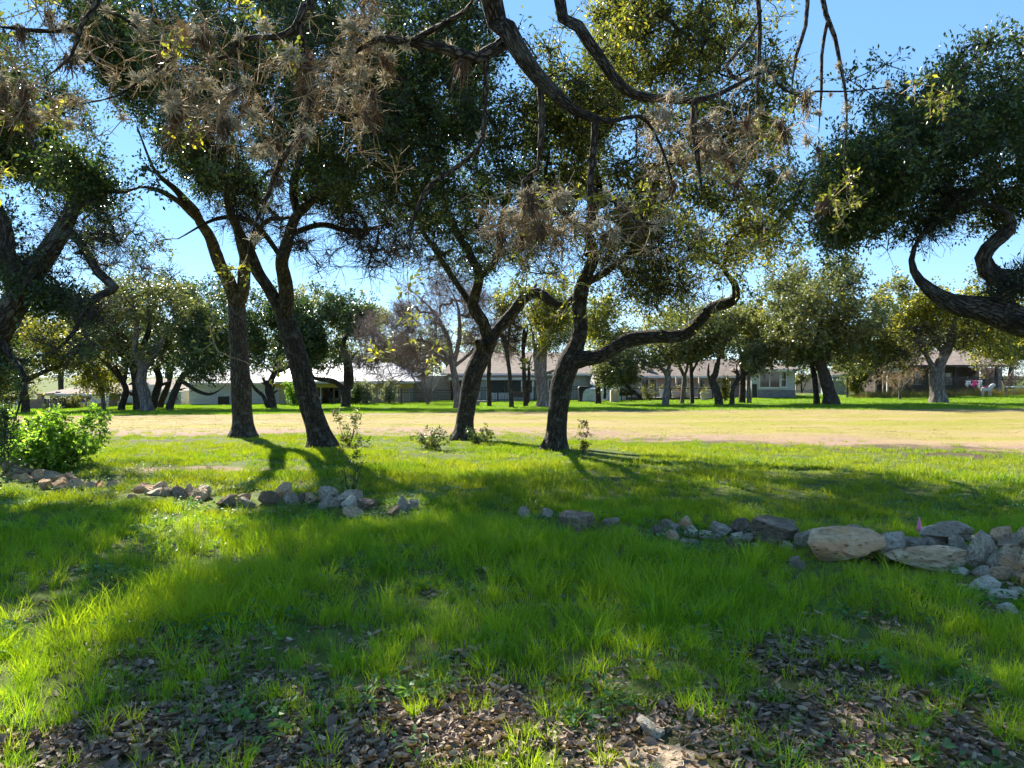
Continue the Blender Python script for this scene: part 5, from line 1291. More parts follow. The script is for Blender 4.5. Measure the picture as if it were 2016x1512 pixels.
board_fence("board_fence", "weathered grey wooden privacy fence beside the tan house", 42, 97, 57, 785, 808, 'wood_grey')
board_fence("board_fence", "sunlit tan board fence in the gap past the white stone wing", 1568, 1650, 72, 737, 770, 'wood_tan')
board_fence("board_fence", "tan board fence stretch beyond the dark oak", 1672, 1770, 74, 744, 768, 'wood_tan')


def iron_fence(label, px0, px1, d0, d1, py0a, py0b, gap=0.11, n_post=2.4):
    a = np.array([hx(px0, d0), d0]); b = np.array([hx(px1, d1), d1]); L = np.linalg.norm(b - a); ang = math.atan2(b[1] - a[1], b[0] - a[0])
    zg = float(gz(a[0], a[1]))
    zb = float(gz(b[0], b[1])) - zg
    t = thing("iron_fence", label, "fence", (a[0], a[1], zg), ang)
    h0 = hz(py0a, d0) - zg; h1 = hz(py0b, d1) - zg
    n = max(1, int(L / n_post))
    for k in range(n + 1):
        x = L * k / n; g_ = zb * k / n; h = h0 + (h1 - h0) * k / n
        MB().box(x - 0.04, x + 0.04, -0.04, 0.04, g_ - 0.3, h + 0.06).build("post", M['iron'], t)
    for f_ in (-0.04, -0.22, None):
        lo = 0.14 if f_ is None else None
        m = MB(); za = h0 + f_ if f_ is not None else lo; zc = h1 + f_ if f_ is not None else zb + lo
        m.prism([(0, -0.02, za), (L, -0.02, zc), (L, -0.02, zc + 0.045), (0, -0.02, za + 0.045)], (0, 0.04, 0)); m.build("rail", M['iron'], t)
    m = MB(); x = gap
    while x < L:
        g_ = zb * x / L; h = h0 + (h1 - h0) * x / L
        m.box(x - 0.011, x + 0.011, -0.011, 0.011, g_ + 0.03, h + 0.03); x += gap
    tag(m.build("picket_row", M['iron'], t), kind="stuff")
    return t


iron_fence("black iron fence in front of the bare tan shrub", 790, 905, 56, 56, 767, 768)
iron_fence("black iron fence along the screened porch of the grey house", 908, 1052, 58.5, 58.5, 763, 763)
iron_fence("black iron fence stub between the thick pale trunk and the bin", 1100, 1146, 57, 57, 761, 761)
iron_fence("long black iron fence before the brown-roofed house", 1668, 2075, 57, 60, 744, 741)
iron_fence("thin black iron fence in front of the tan house", 88, 128, 55.5, 55.5, 786, 786, 0.14, 1.4)
# things by that fence
gcx = hx(1905, 58.2); gzz = float(gz(gcx, 58.2))
t = thing("hanging_blanket", "pink and white blanket hung over the long iron fence", "blanket", (gcx + 0.5, 58.15, gzz))
top = 1.12
def cloth(x0, x1, mt, nm, drop, bulge):
    V = []; n = 10; mrow = 8
    for a in range(mrow + 1):
        for b in range(n + 1):
            u = b / n; v = a / mrow
            V.append((x0 + (x1 - x0) * u + 0.05 * math.sin(6 * v + 9 * u), -0.10 - bulge * math.sin(math.pi * v) * (0.6 + 0.4 * math.sin(11 * u)), top + 0.03 - drop * (0.8 + 0.25 * math.sin(7 * u + x0)) * v))
    Q = [(a * (n + 1) + b, a * (n + 1) + b + 1, (a + 1) * (n + 1) + b + 1, (a + 1) * (n + 1) + b) for a in range(mrow) for b in range(n)]
    o = add(nm, mesh_np(nm, V, Q, mats=[M[mt]], smooth=True), t)
    s = o.modifiers.new("thick", 'SOLIDIFY'); s.thickness = 0.02
cloth(-0.25, 0.12, 'pinkcloth', "pink_panel", 0.55, 0.10)
cloth(0.14, 0.5, 'whitecloth', "white_panel", 0.6, 0.14)
t = thing("hanging_towel", "white towel hung beside the pink blanket on the iron fence", "towel", (hx(1903, 58.2), 58.1, gzz))
top = 1.1; cloth(-0.2, 0.2, 'whitecloth', "towel_cloth", 0.45, 0.1)
# toy rocking pony by the fence
t = thing("toy_pony", "white plastic toy pony standing before the iron fence", "toy", (hx(1943, 57), 57.0, float(gz(hx(1943, 57), 57.0))))
m = MB().prism([(-0.4, -0.14, 0.38), (0.3, -0.14, 0.38), (0.36, -0.14, 0.6), (0.62, -0.14, 0.8), (0.52, -0.14, 0.95), (0.3, -0.14, 0.85), (0.1, -0.14, 0.68), (-0.4, -0.14, 0.66)], (0, 0.28, 0)); m.build("body", M['whitecloth'], t, bevel=0.05)
for sx in (-0.32, 0.22):
    for sy in (-0.1, 0.1): MB().bar((sx, sy, 0.0), (sx, sy, 0.42), 0.055).build("leg", M['whitecloth'], t)
MB().prism([(-0.25, -0.16, 0.63), (0.05, -0.16, 0.63), (0.05, -0.16, 0.72), (-0.25, -0.16, 0.72)], (0, 0.32, 0)).build("saddle", M['pinkcloth'], t, bevel=0.02)
# white garden table at the frame edge
t = thing("garden_table", "white garden table by the end of the iron fence", "table", (hx(2012, 54), 54, float(gz(hx(2012, 54), 54))))
MB().box(-0.9, 0.9, -0.45, 0.45, 0.70, 0.76).build("tabletop", M['whitecloth'], t, bevel=0.015)
for sx in (-0.8, 0.8):
    for sy in (-0.38, 0.38): MB().bar((sx, sy, -0.05), (sx, sy, 0.70), 0.035).build("leg", M['grey_metal'], t)
# garden furniture by the tan house
for px, lb in ((180, "rounded grill with pale lid beside the tan house hedge"),):
    t = thing("kettle_grill", lb, "grill", (hx(px, 57), 57, float(gz(hx(px, 57), 57))))
    for a in range(3): MB().bar((0.3 * math.cos(a * 2.1), 0.3 * math.sin(a * 2.1), -0.05), (0.12 * math.cos(a * 2.1), 0.12 * math.sin(a * 2.1), 0.6), 0.02).build("leg", M['iron'], t)
    MB().bar((0, 0, 0.58), (0, 0, 0.8), 0.2, 14, 0.34).build("bowl", M['iron'], t)
    MB().bar((0, 0, 0.805), (0, 0, 1.05), 0.34, 14, 0.16).build("lid", M['grey_metal'], t)
def bench(px, d_, lb, mt):
    t = thing("garden_bench", lb, "bench", (hx(px, d_), d_, float(gz(hx(px, d_), d_))))
    MB().box(-0.7, 0.7, -0.25, 0.25, 0.38, 0.44).build("seat", M[mt], t)
    MB().box(-0.7, 0.7, 0.22, 0.27, 0.46, 0.85).build("backrest", M[mt], t)
    for sx in (-0.62, 0.62):
        for sy in (-0.2, 0.2): MB().box(sx - 0.04, sx + 0.04, sy - 0.04, sy + 0.04, -0.05, 0.38).build("leg", M[mt], t)
bench(192, 56.5, "pale garden bench before the cream house", 'whitecloth')
bench(16, 54, "white garden bench under the spreading oak by the grey fence", 'whitecloth')
bench(252, 57, "pale green garden seat behind the leaning oak cluster", 'tarp')
bench(1022, 54.5, "dark wooden bench between the slim trunks", 'wood_dark')
t = thing("stone_bench", "long low stone bench in the grass before the screened porch", "bench", (hx(953, 51), 51, float(gz(hx(953, 51), 51))))
MB().box(-0.55, 0.55, -0.2, 0.2, 0.26, 0.36).build("seat", M['slate'], t, bevel=0.02)
for sx in (-0.4, 0.4): MB().box(sx - 0.1, sx + 0.1, -0.16, 0.16, -0.05, 0.257).build("leg", M['slate'], t)


# ------------------------------------------------------------------ rocks
def rock_mat(name, a, b_, stain):
    m, nt, b = mat(name)
    co = coord(nt)
    oi = N(nt, "ShaderNodeObjectInfo")
    vm = N(nt, "ShaderNodeVectorMath", operation='ADD'); nt.links.new(co, vm.inputs[0])
    mm = N(nt, "ShaderNodeMath", operation='MULTIPLY'); mm.inputs[1].default_value = 37; nt.links.new(oi.outputs["Random"], mm.inputs[0]); nt.links.new(mm.outputs[0], vm.inputs[1])
    v = vm.outputs[0]
    n1 = noise(nt, v, 1.3, 5, 0.6); n2 = noise(nt, v, 6, 6, 0.7)
    vo = N(nt, "ShaderNodeTexVoronoi"); vo.inputs["Scale"].default_value = 9; nt.links.new(v, vo.inputs["Vector"])
    c = ramp(nt, n2, [(0.28, tuple(x * 0.45 for x in a)), (0.48, a), (0.75, b_)])
    c = mixc(nt, ramp(nt, n1, [(0.48, (0, 0, 0)), (0.62, (1, 1, 1))]), c, stain)
    pit = ramp(nt, vo.outputs[0], [(0.12, (0.35, 0.33, 0.3)), (0.3, (1, 1, 1))])
    c = mixc(nt, 0.55, c, pit, 'MULTIPLY')
    nt.links.new(c, b.inputs["Base Color"]); b.inputs["Roughness"].default_value = 0.92; b.inputs["Specular IOR Level"].default_value = 0.2
    h = mixc(nt, 0.4, n2, pit)
    bump(nt, b, h, 0.9, 0.12)
    return m


RM = {'grey': rock_mat("grey_limestone", (0.476, 0.400, 0.293), (0.793, 0.675, 0.507), (0.349, 0.274, 0.189)),
      'tan': rock_mat("tan_limestone", (0.634, 0.445, 0.267), (0.880, 0.703, 0.468), (0.666, 0.370, 0.182)),
      'pale': rock_mat("pale_limestone", (0.825, 0.711, 0.533), (0.880, 0.880, 0.741), (0.666, 0.534, 0.364)),
      'dark': rock_mat("dark_limestone", (0.270, 0.207, 0.143), (0.508, 0.400, 0.280), (0.206, 0.148, 0.098))}
ROCKW = {'grey': 'grey', 'tan': 'tan', 'pale': 'pale', 'dark': 'dark brown'}
_rocks = {}
def rock_mesh(seed, kind, sub=4):
    if (seed, kind) in _rocks: return _rocks[(seed, kind)]
    rng = np.random.default_rng(900 + seed)
    bm = bmesh.new(); bmesh.ops.create_icosphere(bm, subdivisions=sub, radius=1)
    V = np.array([v.co[:] for v in bm.verts])
    V *= rng.uniform(0.85, 1.15, 3)
    for _ in range(17):
        n = rng.normal(0, 1, 3); n /= np.linalg.norm(n); o = rng.uniform(0.42, 0.80)
        dd = V @ n - o; V = V - np.outer(np.maximum(dd, 0), n) * 0.985
    k = V / (np.linalg.norm(V, axis=1)[:, None] + 1e-9)
    s = seed * 7.3
    dis = (fbm(V[:, 0] * 2.2 + s, V[:, 1] * 2.2 + V[:, 2] * 1.3, 3, 3) - 0.5) * 0.12 + (noise2(V[:, 0] * 9 + s, V[:, 2] * 9 + V[:, 1] * 5, 6) - 0.5) * 0.07
    V = V + k * dis[:, None]
    lo, hi = V.min(0), V.max(0); V = (V - (lo + hi) / 2) / (hi - lo)
    for v, c in zip(bm.verts, V): v.co = c
    me = bpy.data.meshes.new("rock"); bm.to_mesh(me); bm.free(); me.materials.append(RM[kind])
    _rocks[(seed, kind)] = me
    return me


nrock = 0
ROCKS = []
LINE = ([1280, 1450, 1560, 1650, 1800, 1900, 1960, 2030, 2100], [1062, 1072, 1082, 1104, 1118, 1125, 1150, 1165, 1170])
def rock(x0, x1, y0, y1, kind, label, group=None, back=0.0, squash=0.8):
    """a stone from its outline in photo pixels; back = metres it stands behind the place its foot would mark"""
    global nrock
    nrock += 1
    xc = (x0 + x1) / 2
    yb = y1
    if back > 0:      # rests on or behind the stones of the front line
        yb = max(y1, float(np.interp(xc, LINE[0], LINE[1])))
    g = G(xc, yb); d = float((g - EYE) @ _fw) + (0.12 + 0.75 * back if back > 0 else 0)
    w = (x1 - x0) / F * d
    dep = max(w * squash, 0.16)
    top = P(xc, y0, d)
    bot = P(xc, y1, d)[2]
    zg = float(gz(top[0], top[1]))
    low = zg - 0.04 if back == 0 or bot - zg < 0.10 else min(bot - 0.05, zg + 0.10)
    h = top[2] - low; cz = low + h / 2
    me = rock_mesh(nrock % 9, kind)
    ROCKS.append((top[0], top[1], w, h + 0 * back))
    o = add("rock", me, None, (top[0], top[1] + dep * 0.3, cz), (0, 0, 0 if nrock % 2 else math.pi), (w * 1.12, dep * 1.15, h * 1.08))
    return tag(o, label, "rock", group)


gR = 'stones of the heap by the pink flag'; gL = 'stones of the low row before the oaks'
Z = lambda a: (1280 + a[0] / 2.739, 1280 + a[1] / 2.739, 960 + a[2] / 2.739, 960 + a[3] / 2.739)
right = [
 ((865, 1235, 225, 395), 'tan', "biggest tan boulder stained orange at the middle of the heap", 0),
 ((1330, 1745, 318, 432), 'tan', "wide low tan boulder with a pale top in front of the flag", 0),
 ((1225, 1400, 250, 410), 'grey', "grey white-faced boulder beside the biggest tan boulder", 0.05),
 ((570, 815, 175, 300), 'dark', "dark pitted boulder with holes between grass tufts", 0),
 ((1495, 1740, 200, 290), 'grey', "wide grey slab on top of the heap behind the low tan boulder", 0.55),
 ((1725, 1880, 250, 392), 'grey', "tall grey wedge stone beside the tan block stack", 0.2),
 ((1850, 1955, 207, 290), 'tan', "tan block perched on the wedge stones", 0.75),
 ((1055, 1190, 208, 300), 'grey', "grey stone peeping over the biggest tan boulder", 0.55),
 ((1140, 1225, 212, 290), 'grey', "narrow grey stone behind the biggest tan boulder, nearest the flag", 0.6),
 ((1390, 1520, 280, 352), 'grey', "blocky grey stone lying against the white-faced boulder", 0.4),
 ((1505, 1620, 275, 322), 'grey', "small grey stone under the wide slab, nearest the flag", 0.45),
 ((1620, 1732, 265, 322), 'grey', "rounded grey stone under the wide slab", 0.45),
 ((790, 895, 235, 312), 'grey', "smooth grey stone leaning on the dark pitted boulder", 0.1),
 ((70, 175, 175, 222), 'grey', "flat blue-grey slab at the far end of the heap", 0.4),
 ((165, 235, 158, 226), 'tan', "upright tan stone on the flat blue-grey slab", 0.4),
 ((335, 462, 195, 258), 'grey', "broad grey stone between pale chips and the tilted slab", 0.3),
 ((440, 540, 170, 242), 'dark', "tilted dark slab leaning on the broad grey stone", 0.4),
 ((195, 265, 210, 287), 'pale', "pale upright stone next to white chips", 0.1),
 ((265, 335, 235, 282), 'pale', "white stone next to the pale upright one", 0.1),
 ((1825, 1962, 425, 502), 'tan', "tan angular stone low in the heap, above the pale slabs", 0.05),
 ((1880, 2060, 315, 390), 'tan', "long tan block stacked near the frame edge", 0.35),
 ((1910, 2045, 378, 447), 'tan', "tan stone under the long tan block", 0.2),
 ((1900, 2035, 272, 322), 'grey', "flat grey stone under the perched tan block", 0.6),
 ((1740, 1900, 490, 552), 'pale', "broad pale slab half in the grass below the heap", 0),
 ((1840, 1992, 550, 592), 'pale', "flat white slab lowest of the heap", 0),
 ((1920, 2002, 635, 677), 'pale', "lone white stone in the grass below the heap", 0),
 ((770, 835, 370, 432), 'grey', "lone small grey stone in the grass before the biggest boulder", 0),
 ((1960, 2045, 465, 532), 'tan', "pale tan chunk at the frame edge of the heap", 0.1),
]
for a, k, lb, bk in right: rock(*Z(a), k, lb, gR, bk)
small = [((90, 160, 240, 282), 'tan', 0), ((170, 272, 280, 312), 'grey', 0), ((445, 507, 242, 282), 'pale', .1), ((425, 492, 275, 337), 'dark', 0), ((630, 722, 270, 312), 'dark', 0), ((730, 800, 300, 332), 'grey', 0),
         ((1190, 1262, 290, 352), 'dark', .2), ((1770, 1852, 240, 292), 'grey', .6), ((1960, 2042, 248, 287), 'grey', .7), ((1840, 1912, 345, 422), 'grey', .2), ((1770, 1852, 430, 492), 'grey', 0), ((1915, 1972, 475, 522), 'grey', .1), ((1650, 1722, 440, 467), 'pale', 0),
         ((330, 385, 252, 284), 'grey', 0), ((500, 560, 245, 290), 'grey', .1), ((20, 75, 205, 240), 'dark', .1), ((560, 600, 300, 330), 'grey', 0), ((2030, 2160, 230, 330), 'grey', .4), ((2040, 2170, 330, 450), 'tan', .2), ((2030, 2120, 450, 540), 'tan', 0), ((1985, 2020, 545, 575), 'pale', 0), ((1880, 1915, 515, 545), 'dark', .05)]
for a, k, bk in small: rock(*Z(a), k, f"small {ROCKW[k]} stone wedged among the boulders by the pink flag", gR + ", small", bk)
LINE = ([0, 130, 250, 400, 460, 560, 700, 800], [944, 962, 974, 990, 999, 990, 1008, 1012])
Z3 = lambda a: (a[0] / 3, a[1] / 3, 860 + a[2] / 3, 860 + a[3] / 3)
Z4 = lambda a: (672 + a[0] / 3, 672 + a[1] / 3, 860 + a[2] / 3, 860 + a[3] / 3)
leftbig = [
 ((0, 110, 140, 200), 'dark', "dark slab topmost of the stack under the bush", .5), ((0, 205, 172, 222), 'dark', "long dark slab under the leafy bush", .35), ((175, 252, 195, 268), 'tan', "tan block at the near end of the bush stack", .2),
 ((285, 388, 245, 312), 'tan', "broad tan stone at the foot of the bush stack", 0), ((405, 488, 250, 312), 'tan', "blocky tan stone at the open end of the bush stack", 0),
 ((1525, 1652, 320, 397), 'dark', "rounded dark stone in the middle of the low row", 0), ((1630, 1712, 272, 347), 'tan', "pointed stone standing up behind the rounded dark one", .3), ((1880, 1987, 300, 362), 'grey', "broad grey stone topping the low row", .3),
 ((1270, 1372, 345, 422), 'dark', "squat brown stone starting the middle stretch of the low row", 0), ((1110, 1212, 310, 377), 'tan', "tan stone with pale face ending the rubble pile", 0), ((880, 992, 262, 302), 'tan', "flat stone topping the rubble pile", .4)]
for a, k, lb, bk in leftbig: rock(*Z3(a), k, lb, gL, bk)
l1 = [((70, 142, 225, 272), 'tan', .1), ((110, 192, 215, 277), 'tan', .05), ((215, 287, 255, 312), 'tan', 0), ((205, 272, 205, 257), 'tan', .3), ((255, 347, 205, 257), 'grey', .3), ((310, 392, 225, 267), 'tan', .25), ((375, 467, 215, 267), 'dark', .25), ((310, 402, 285, 322), 'dark', 0), ((0, 50, 225, 250), 'tan', 0)]
for a, k, bk in l1: rock(*Z3(a), k, f"{ROCKW[k]} stone stacked under the leafy bush", gL + ", bush stack", bk)
l2 = [((470, 562, 265, 312), 'tan', 0), ((550, 602, 270, 312), 'tan', 0), ((630, 702, 260, 302), 'grey', 0), ((750, 812, 335, 362), 'tan', 0), ((790, 872, 275, 307), 'tan', .3), ((840, 912, 290, 327), 'tan', .2), ((860, 952, 305, 347), 'pale', 0), ((930, 1012, 300, 347), 'tan', 0), ((1000, 1062, 285, 322), 'dark', .2), ((1015, 1087, 300, 362), 'dark', 0), ((1085, 1162, 280, 332), 'tan', .2), ((1160, 1227, 290, 322), 'grey', .2), ((1125, 1177, 360, 397), 'tan', 0)]
for a, k, bk in l2: rock(*Z3(a), k, f"{ROCKW[k]} stone of the rubble pile past the bush", gL + ", rubble pile", bk)
l3 = [(Z3(a), k, b) for a, k, b in [((1365, 1422, 370, 417), 'dark', 0), ((1400, 1472, 335, 367), 'tan', .3), ((1410, 1502, 360, 422), 'grey', 0), ((1670, 1762, 335, 402), 'grey', 0), ((1790, 1882, 335, 397), 'tan', 0), ((1755, 1792, 340, 372), 'dark', .2), ((1890, 1962, 340, 397), 'grey', .1), ((1880, 1942, 385, 432), 'grey', 0), ((1930, 2012, 360, 402), 'grey', .1)]] + \
     [(Z4(a), k, b) for a, k, b in [((-25, 112, 318, 382), 'grey', .3), ((90, 202, 370, 432), 'dark', 0), ((270, 342, 410, 472), 'dark', 0), ((380, 450, 370, 402), 'grey', .2)]]
for a, k, bk in l3: rock(*a, k, f"{ROCKW[k]} stone of the low row behind the sapling", gL + ", middle stretch", bk)
rock(*Z4((0, 92, 345, 427)), 'pale', "pale pointed stone beside the sapling in the low row", gL, 0.05)
rock(*Z4((0, 122, 420, 472)), 'tan', "flat tan stone in front of the pale pointed one", gL, 0)
rock(*Z4((330, 397, 345, 442)), 'grey', "upright grey stone standing alone at the end of the low row", gL, 0)
rock(*Z4((1300, 1502, 455, 565)), 'dark', "dark brown stone sunk in the grass between the two stone groups", None, 0)
for a in ((1045, 1112, 420, 477), (1190, 1252, 425, 472), (1550, 1642, 480, 522)):
    rock(*Z4(a), 'grey', "half-buried grey stone in the grass gap of the stone line", gL + ", buried", 0)
# near stones
o = rock(1262, 1312, 1424, 1452, 'pale', "single white stone lying on the leaf litter", None, 0, 0.9)
g0 = G(1298, 1500)
outline = [(-0.22, -0.10), (-0.10, -0.22), (0.12, -0.24), (0.20, -0.12), (0.19, 0.02), (0.10, 0.10), (-0.06, 0.12), (-0.17, 0.05)]
o = MB().prism([(a, b, -0.02) for a, b in outline], (0, 0, 0.045)).build("stepping_stone", RM['dark'], None, tuple(g0), bevel=0.012)
tag(o, "flat tan stepping stone partly under fallen leaves", "stone")
# flag
gf = G(1808, 1072)
t = thing("marker_flag", "small pink survey flag on a thin wire among the boulders", "flag", gf)
fd = float((gf - EYE) @ _fw)
MB().bar((0, 0, -0.03), (0.005, 0, 0.26), 0.0018).build("wire_stake", M['grey_metal'], t)
V = []; 
for a in range(7):
    for b in range(4):
        u = b / 3; v = a / 6
        wid = 0.012 + 0.05 * v
        V.append((0.005 - wid * 0.5 + wid * u, -0.004 - 0.02 * math.sin(3.2 * u) * v, 0.26 - 0.125 * v - 0.018 * u * v))
Q = [(a * 4 + b, a * 4 + b + 1, a * 4 + b + 5, a * 4 + b + 4) for a in range(6) for b in range(3)]
mf, ntf, bf = mat("pink_flag"); bf.inputs["Base Color"].default_value = (0.85, 0.22, 0.36, 1); bf.inputs["Roughness"].default_value = 0.6
fo = add("flag_sheet", mesh_np("flag_sheet", V, Q, mats=[mf], smooth=True), t)
fs = fo.modifiers.new("thick", 'SOLIDIFY'); fs.thickness = 0.001


# ------------------------------------------------------------------ ball moss on the overhead limbs
def moss_mesh(seed, dead=False):
    rng = np.random.default_rng(seed); T = Tubes()
    n = int(rng.integers(60, 110)) if not dead else 70
    if not dead:
        v = rng.normal(0, 1, (n, 3)) * rng.uniform(0.7, 1.3, 3); v[:, 2] += rng.uniform(-0.3, 0.4); v /= np.linalg.norm(v, axis=1)[:, None]
        L = rng.uniform(0.35, 1.05, n)[:, None]
        side = np.cross(v, rng.normal(0, 1, (n, 3))); side /= np.linalg.norm(side, axis=1)[:, None]
        bend = rng.uniform(0.1, 0.75, (n, 1))
        P0 = v * 0.08 + rng.normal(0, 0.08, (n, 3)); P1 = P0 + v * L * 0.42 + side * L * bend * 0.15; P2 = P0 + v * L * 0.72 + side * L * bend * 0.5; P3 = P0 + v * L * 0.85 + side * L * bend * 0.95
        T.batch(np.stack([P0, P1, P2, P3], 1), np.array([0.055, 0.044, 0.030, 0.008]))
    else:
        v = rng.normal(0, 0.5, (n, 3)); v[:, 2] = -np.abs(rng.normal(0.9, 0.5, n))
        P0 = rng.normal(0, 0.16, (n, 3)); P2 = P0 + v * rng.uniform(0.4, 1.1, n)[:, None]; P1 = (P0 + P2) / 2 + rng.normal(0, 0.12, (n, 3))
        T.batch(np.stack([P0, P1, P2], 1), np.array([0.04, 0.034, 0.014]))
    return T.mesh("ball_moss", M['moss_dead' if dead else 'moss'])


live = [moss_mesh(700 + k) for k in range(10)]; deadm = [moss_mesh(720 + k, True) for k in range(5)]
_, gn, gr = skeleton['G']
rng = np.random.default_rng(5)
v = gn - EYE; dep = v @ _fw
ppx = 1008 + v[:, 0] / dep * F; ppy = 756 - (v @ _up) / dep * F
areas = [((0, 700, 10, 270), 92, "over the forked oaks"), ((700, 960, 40, 300), 34, "beside the thick slanting limb"), ((960, 1420, 180, 470), 80, "hanging below the thick slanting limb"), ((1420, 1760, 60, 420), 26, "on twigs against the open sky"), ((480, 640, 260, 480), 16, "down the drooping branch")]
moss_spots = []
for (x0, x1, y0, y1), cnt, where in areas:
    idx = np.nonzero((dep > 2) & (ppx > x0) & (ppx < x1) & (ppy > y0) & (ppy < y1) & (gr < 0.06))[0]
    if not len(idx): continue
    for k in rng.choice(idx, min(cnt, len(idx)), replace=False):
        is_dead = rng.random() < 0.24
        s = rng.uniform(0.03, 0.085) if not is_dead else rng.uniform(0.06, 0.15)
        me = (deadm if is_dead else live)[int(rng.integers(5 if is_dead else 10))]
        o = add("ball_moss", me, None, gn[k] + rng.normal(0, 0.012, 3), (rng.uniform(-.4, .4), rng.uniform(-.4, .4), rng.uniform(0, 6.3)), (s * (0.6 if is_dead else rng.uniform(0.75, 1.2)), s * (0.6 if is_dead else 1), s * rng.uniform(0.8, 1.15)))
        tag(o, (f"shaggy brown dead moss clump {where}" if is_dead else f"{'large' if s > 0.06 else 'small'} spiky pale ball moss {where}"), "ball moss", f"ball moss {where}")
# the orange bark flake
t = add("bark_flake", None) if False else None
gb = P(362, 70, 4.5); m = MB()
m.prism([tuple(P(345, 40, 4.5)), tuple(P(358, 38, 4.5)), tuple(P(368, 66, 4.52)), tuple(P(376, 92, 4.5)), tuple(P(366, 97, 4.5)), tuple(P(356, 72, 4.48))], (0.004, 0.012, 0.0))
mo = plain("orange_bark", (0.42, 0.20, 0.04), 0.8, 0.4, 60)
tag(m.build("bark_flake", mo), "orange flake of peeling bark hanging from a mossy twig", "bark")


# ------------------------------------------------------------------ grass, weeds and fallen leaves
def scatter(name, label, cat, pts, rz, scl, pick, meshes, tilt=None):
    """one object of kind stuff: small meshes set on points"""
    n = len(pts)
    colx = bpy.data.collections.new(name + "_pieces")
    for k, me in enumerate(meshes):
        colx.objects.link(bpy.data.objects.new(f"{name}_piece_{k:02d}", me))
    me = bpy.data.meshes.new(name)
    me.vertices.add(n); me.vertices.foreach_set("co", np.asarray(pts, np.float32).ravel())
    rot = np.zeros((n, 3), np.float32); rot[:, 2] = rz
    if tilt is not None: rot[:, :2] = tilt
    a = me.attributes.new("rot", 'FLOAT_VECTOR', 'POINT'); a.data.foreach_set("vector", rot.ravel())
    a = me.attributes.new("scl", 'FLOAT', 'POINT'); a.data.foreach_set("value", np.asarray(scl, np.float32))
    a = me.attributes.new("pick", 'INT', 'POINT'); a.data.foreach_set("value", np.asarray(pick, np.int32))
    me.update()
    o = add(name, me)
    ng = bpy.data.node_groups.new(name, 'GeometryNodeTree')
    ng.interface.new_socket("Geometry", in_out='INPUT', socket_type='NodeSocketGeometry')
    ng.interface.new_socket("Geometry", in_out='OUTPUT', socket_type='NodeSocketGeometry')
    gi = ng.nodes.new("NodeGroupInput"); go = ng.nodes.new("NodeGroupOutput")
    ip = ng.nodes.new("GeometryNodeInstanceOnPoints"); ci = ng.nodes.new("GeometryNodeCollectionInfo")
    ci.inputs[0].default_value = colx; ci.inputs[1].default_value = True; ci.inputs[2].default_value = True
    ng.links.new(gi.outputs[0], ip.inputs["Points"]); ng.links.new(ci.outputs[0], ip.inputs["Instance"])
    ip.inputs["Pick Instance"].default_value = True
    def na(nm, ty):
        x = ng.nodes.new("GeometryNodeInputNamedAttribute"); x.data_type = ty; x.inputs[0].default_value = nm; return x.outputs[0]
    ng.links.new(na("pick", 'INT'), ip.inputs["Instance Index"])
    er = ng.nodes.new("FunctionNodeEulerToRotation"); ng.links.new(na("rot", 'FLOAT_VECTOR'), er.inputs[0]); ng.links.new(er.outputs[0], ip.inputs["Rotation"])
    ng.links.new(na("scl", 'FLOAT'), ip.inputs["Scale"])
    ng.links.new(ip.outputs[0], go.inputs[0])
    md = o.modifiers.new("scatter", 'NODES'); md.node_group = ng
    return tag(o, label, cat, kind="stuff")


def tuft(seed, n, rad, h, w, lean, m_, name="tuft", rows=3):
    """bent tapering blades round a centre"""
    rng = np.random.default_rng(seed)
    an = rng.uniform(0, 6.283, n); r = rad * np.sqrt(rng.random(n))
    b = np.stack([r * np.cos(an), r * np.sin(an), np.full(n, -0.01)], 1)
    da = an + rng.normal(0, 0.9, n); dirv = np.stack([np.cos(da), np.sin(da), np.zeros(n)], 1)
    H = rng.uniform(h[0], h[1], n)[:, None]; le = (rng.uniform(lean[0], lean[1], n))[:, None] * H
    tw = rng.uniform(0, 6.283, n); side = np.stack([np.cos(tw), np.sin(tw), np.zeros(n)], 1) * (w * rng.uniform(0.6, 1.2, n))[:, None] * 0.5
    V = []
    for k in range(rows + 1):
        t = k / rows; c = b + dirv * le * t ** 2 + np.array([0, 0, 1.0]) * H * (t - 0.22 * t ** 2.5 * (le / H))
        if k < rows:
            wk = side * (1 - 0.75 * t ** 1.6); V += [c - wk, c + wk]
        else: V += [c]
    V = np.stack(V, 1); m = V.shape[1]
    base = (np.arange(n) * m)[:, None]
    Q = np.concatenate([base + np.array([2 * k, 2 * k + 1, 2 * k + 3, 2 * k + 2]) for k in range(rows - 1)])
    T_ = base + np.array([2 * rows - 2, 2 * rows - 1, 2 * rows])
    return mesh_np(name, V.reshape(-1, 3), Q, T_, mats=[m_], smooth=True)


def rosette(seed, n, L, W_, h, rad, m_, name="weed"):
    rng = np.random.default_rng(seed)
    an = rng.uniform(0, 6.283, n); r = rad * np.sqrt(rng.random(n))
    c = np.stack([r * np.cos(an), r * np.sin(an), rng.uniform(h[0], h[1], n)], 1)
    a2 = rng.uniform(0, 6.283, n); dv = np.stack([np.cos(a2), np.sin(a2), rng.normal(0.1, 0.35, n)], 1)
    V = leaf_quads(rng, c, dv, L, W_, 0.1)
    return mesh_np(name, V, np.arange(len(V)).reshape(-1, 4), mats=[m_])


rng = np.random.default_rng(99)
def rock_clear(x, y, rad=0.24):
    """0 next to a stone, 1 away from it"""
    f = np.ones(len(x))
    for rx, ry, w, h in ROCKS:
        dd = np.hypot((x - rx) / (w * 0.5 + rad), (y - (ry - 0.05)) / (w * 0.35 + rad * 1.3))
        f = np.minimum(f, sstep(0.55, 1.15, dd))
    return f


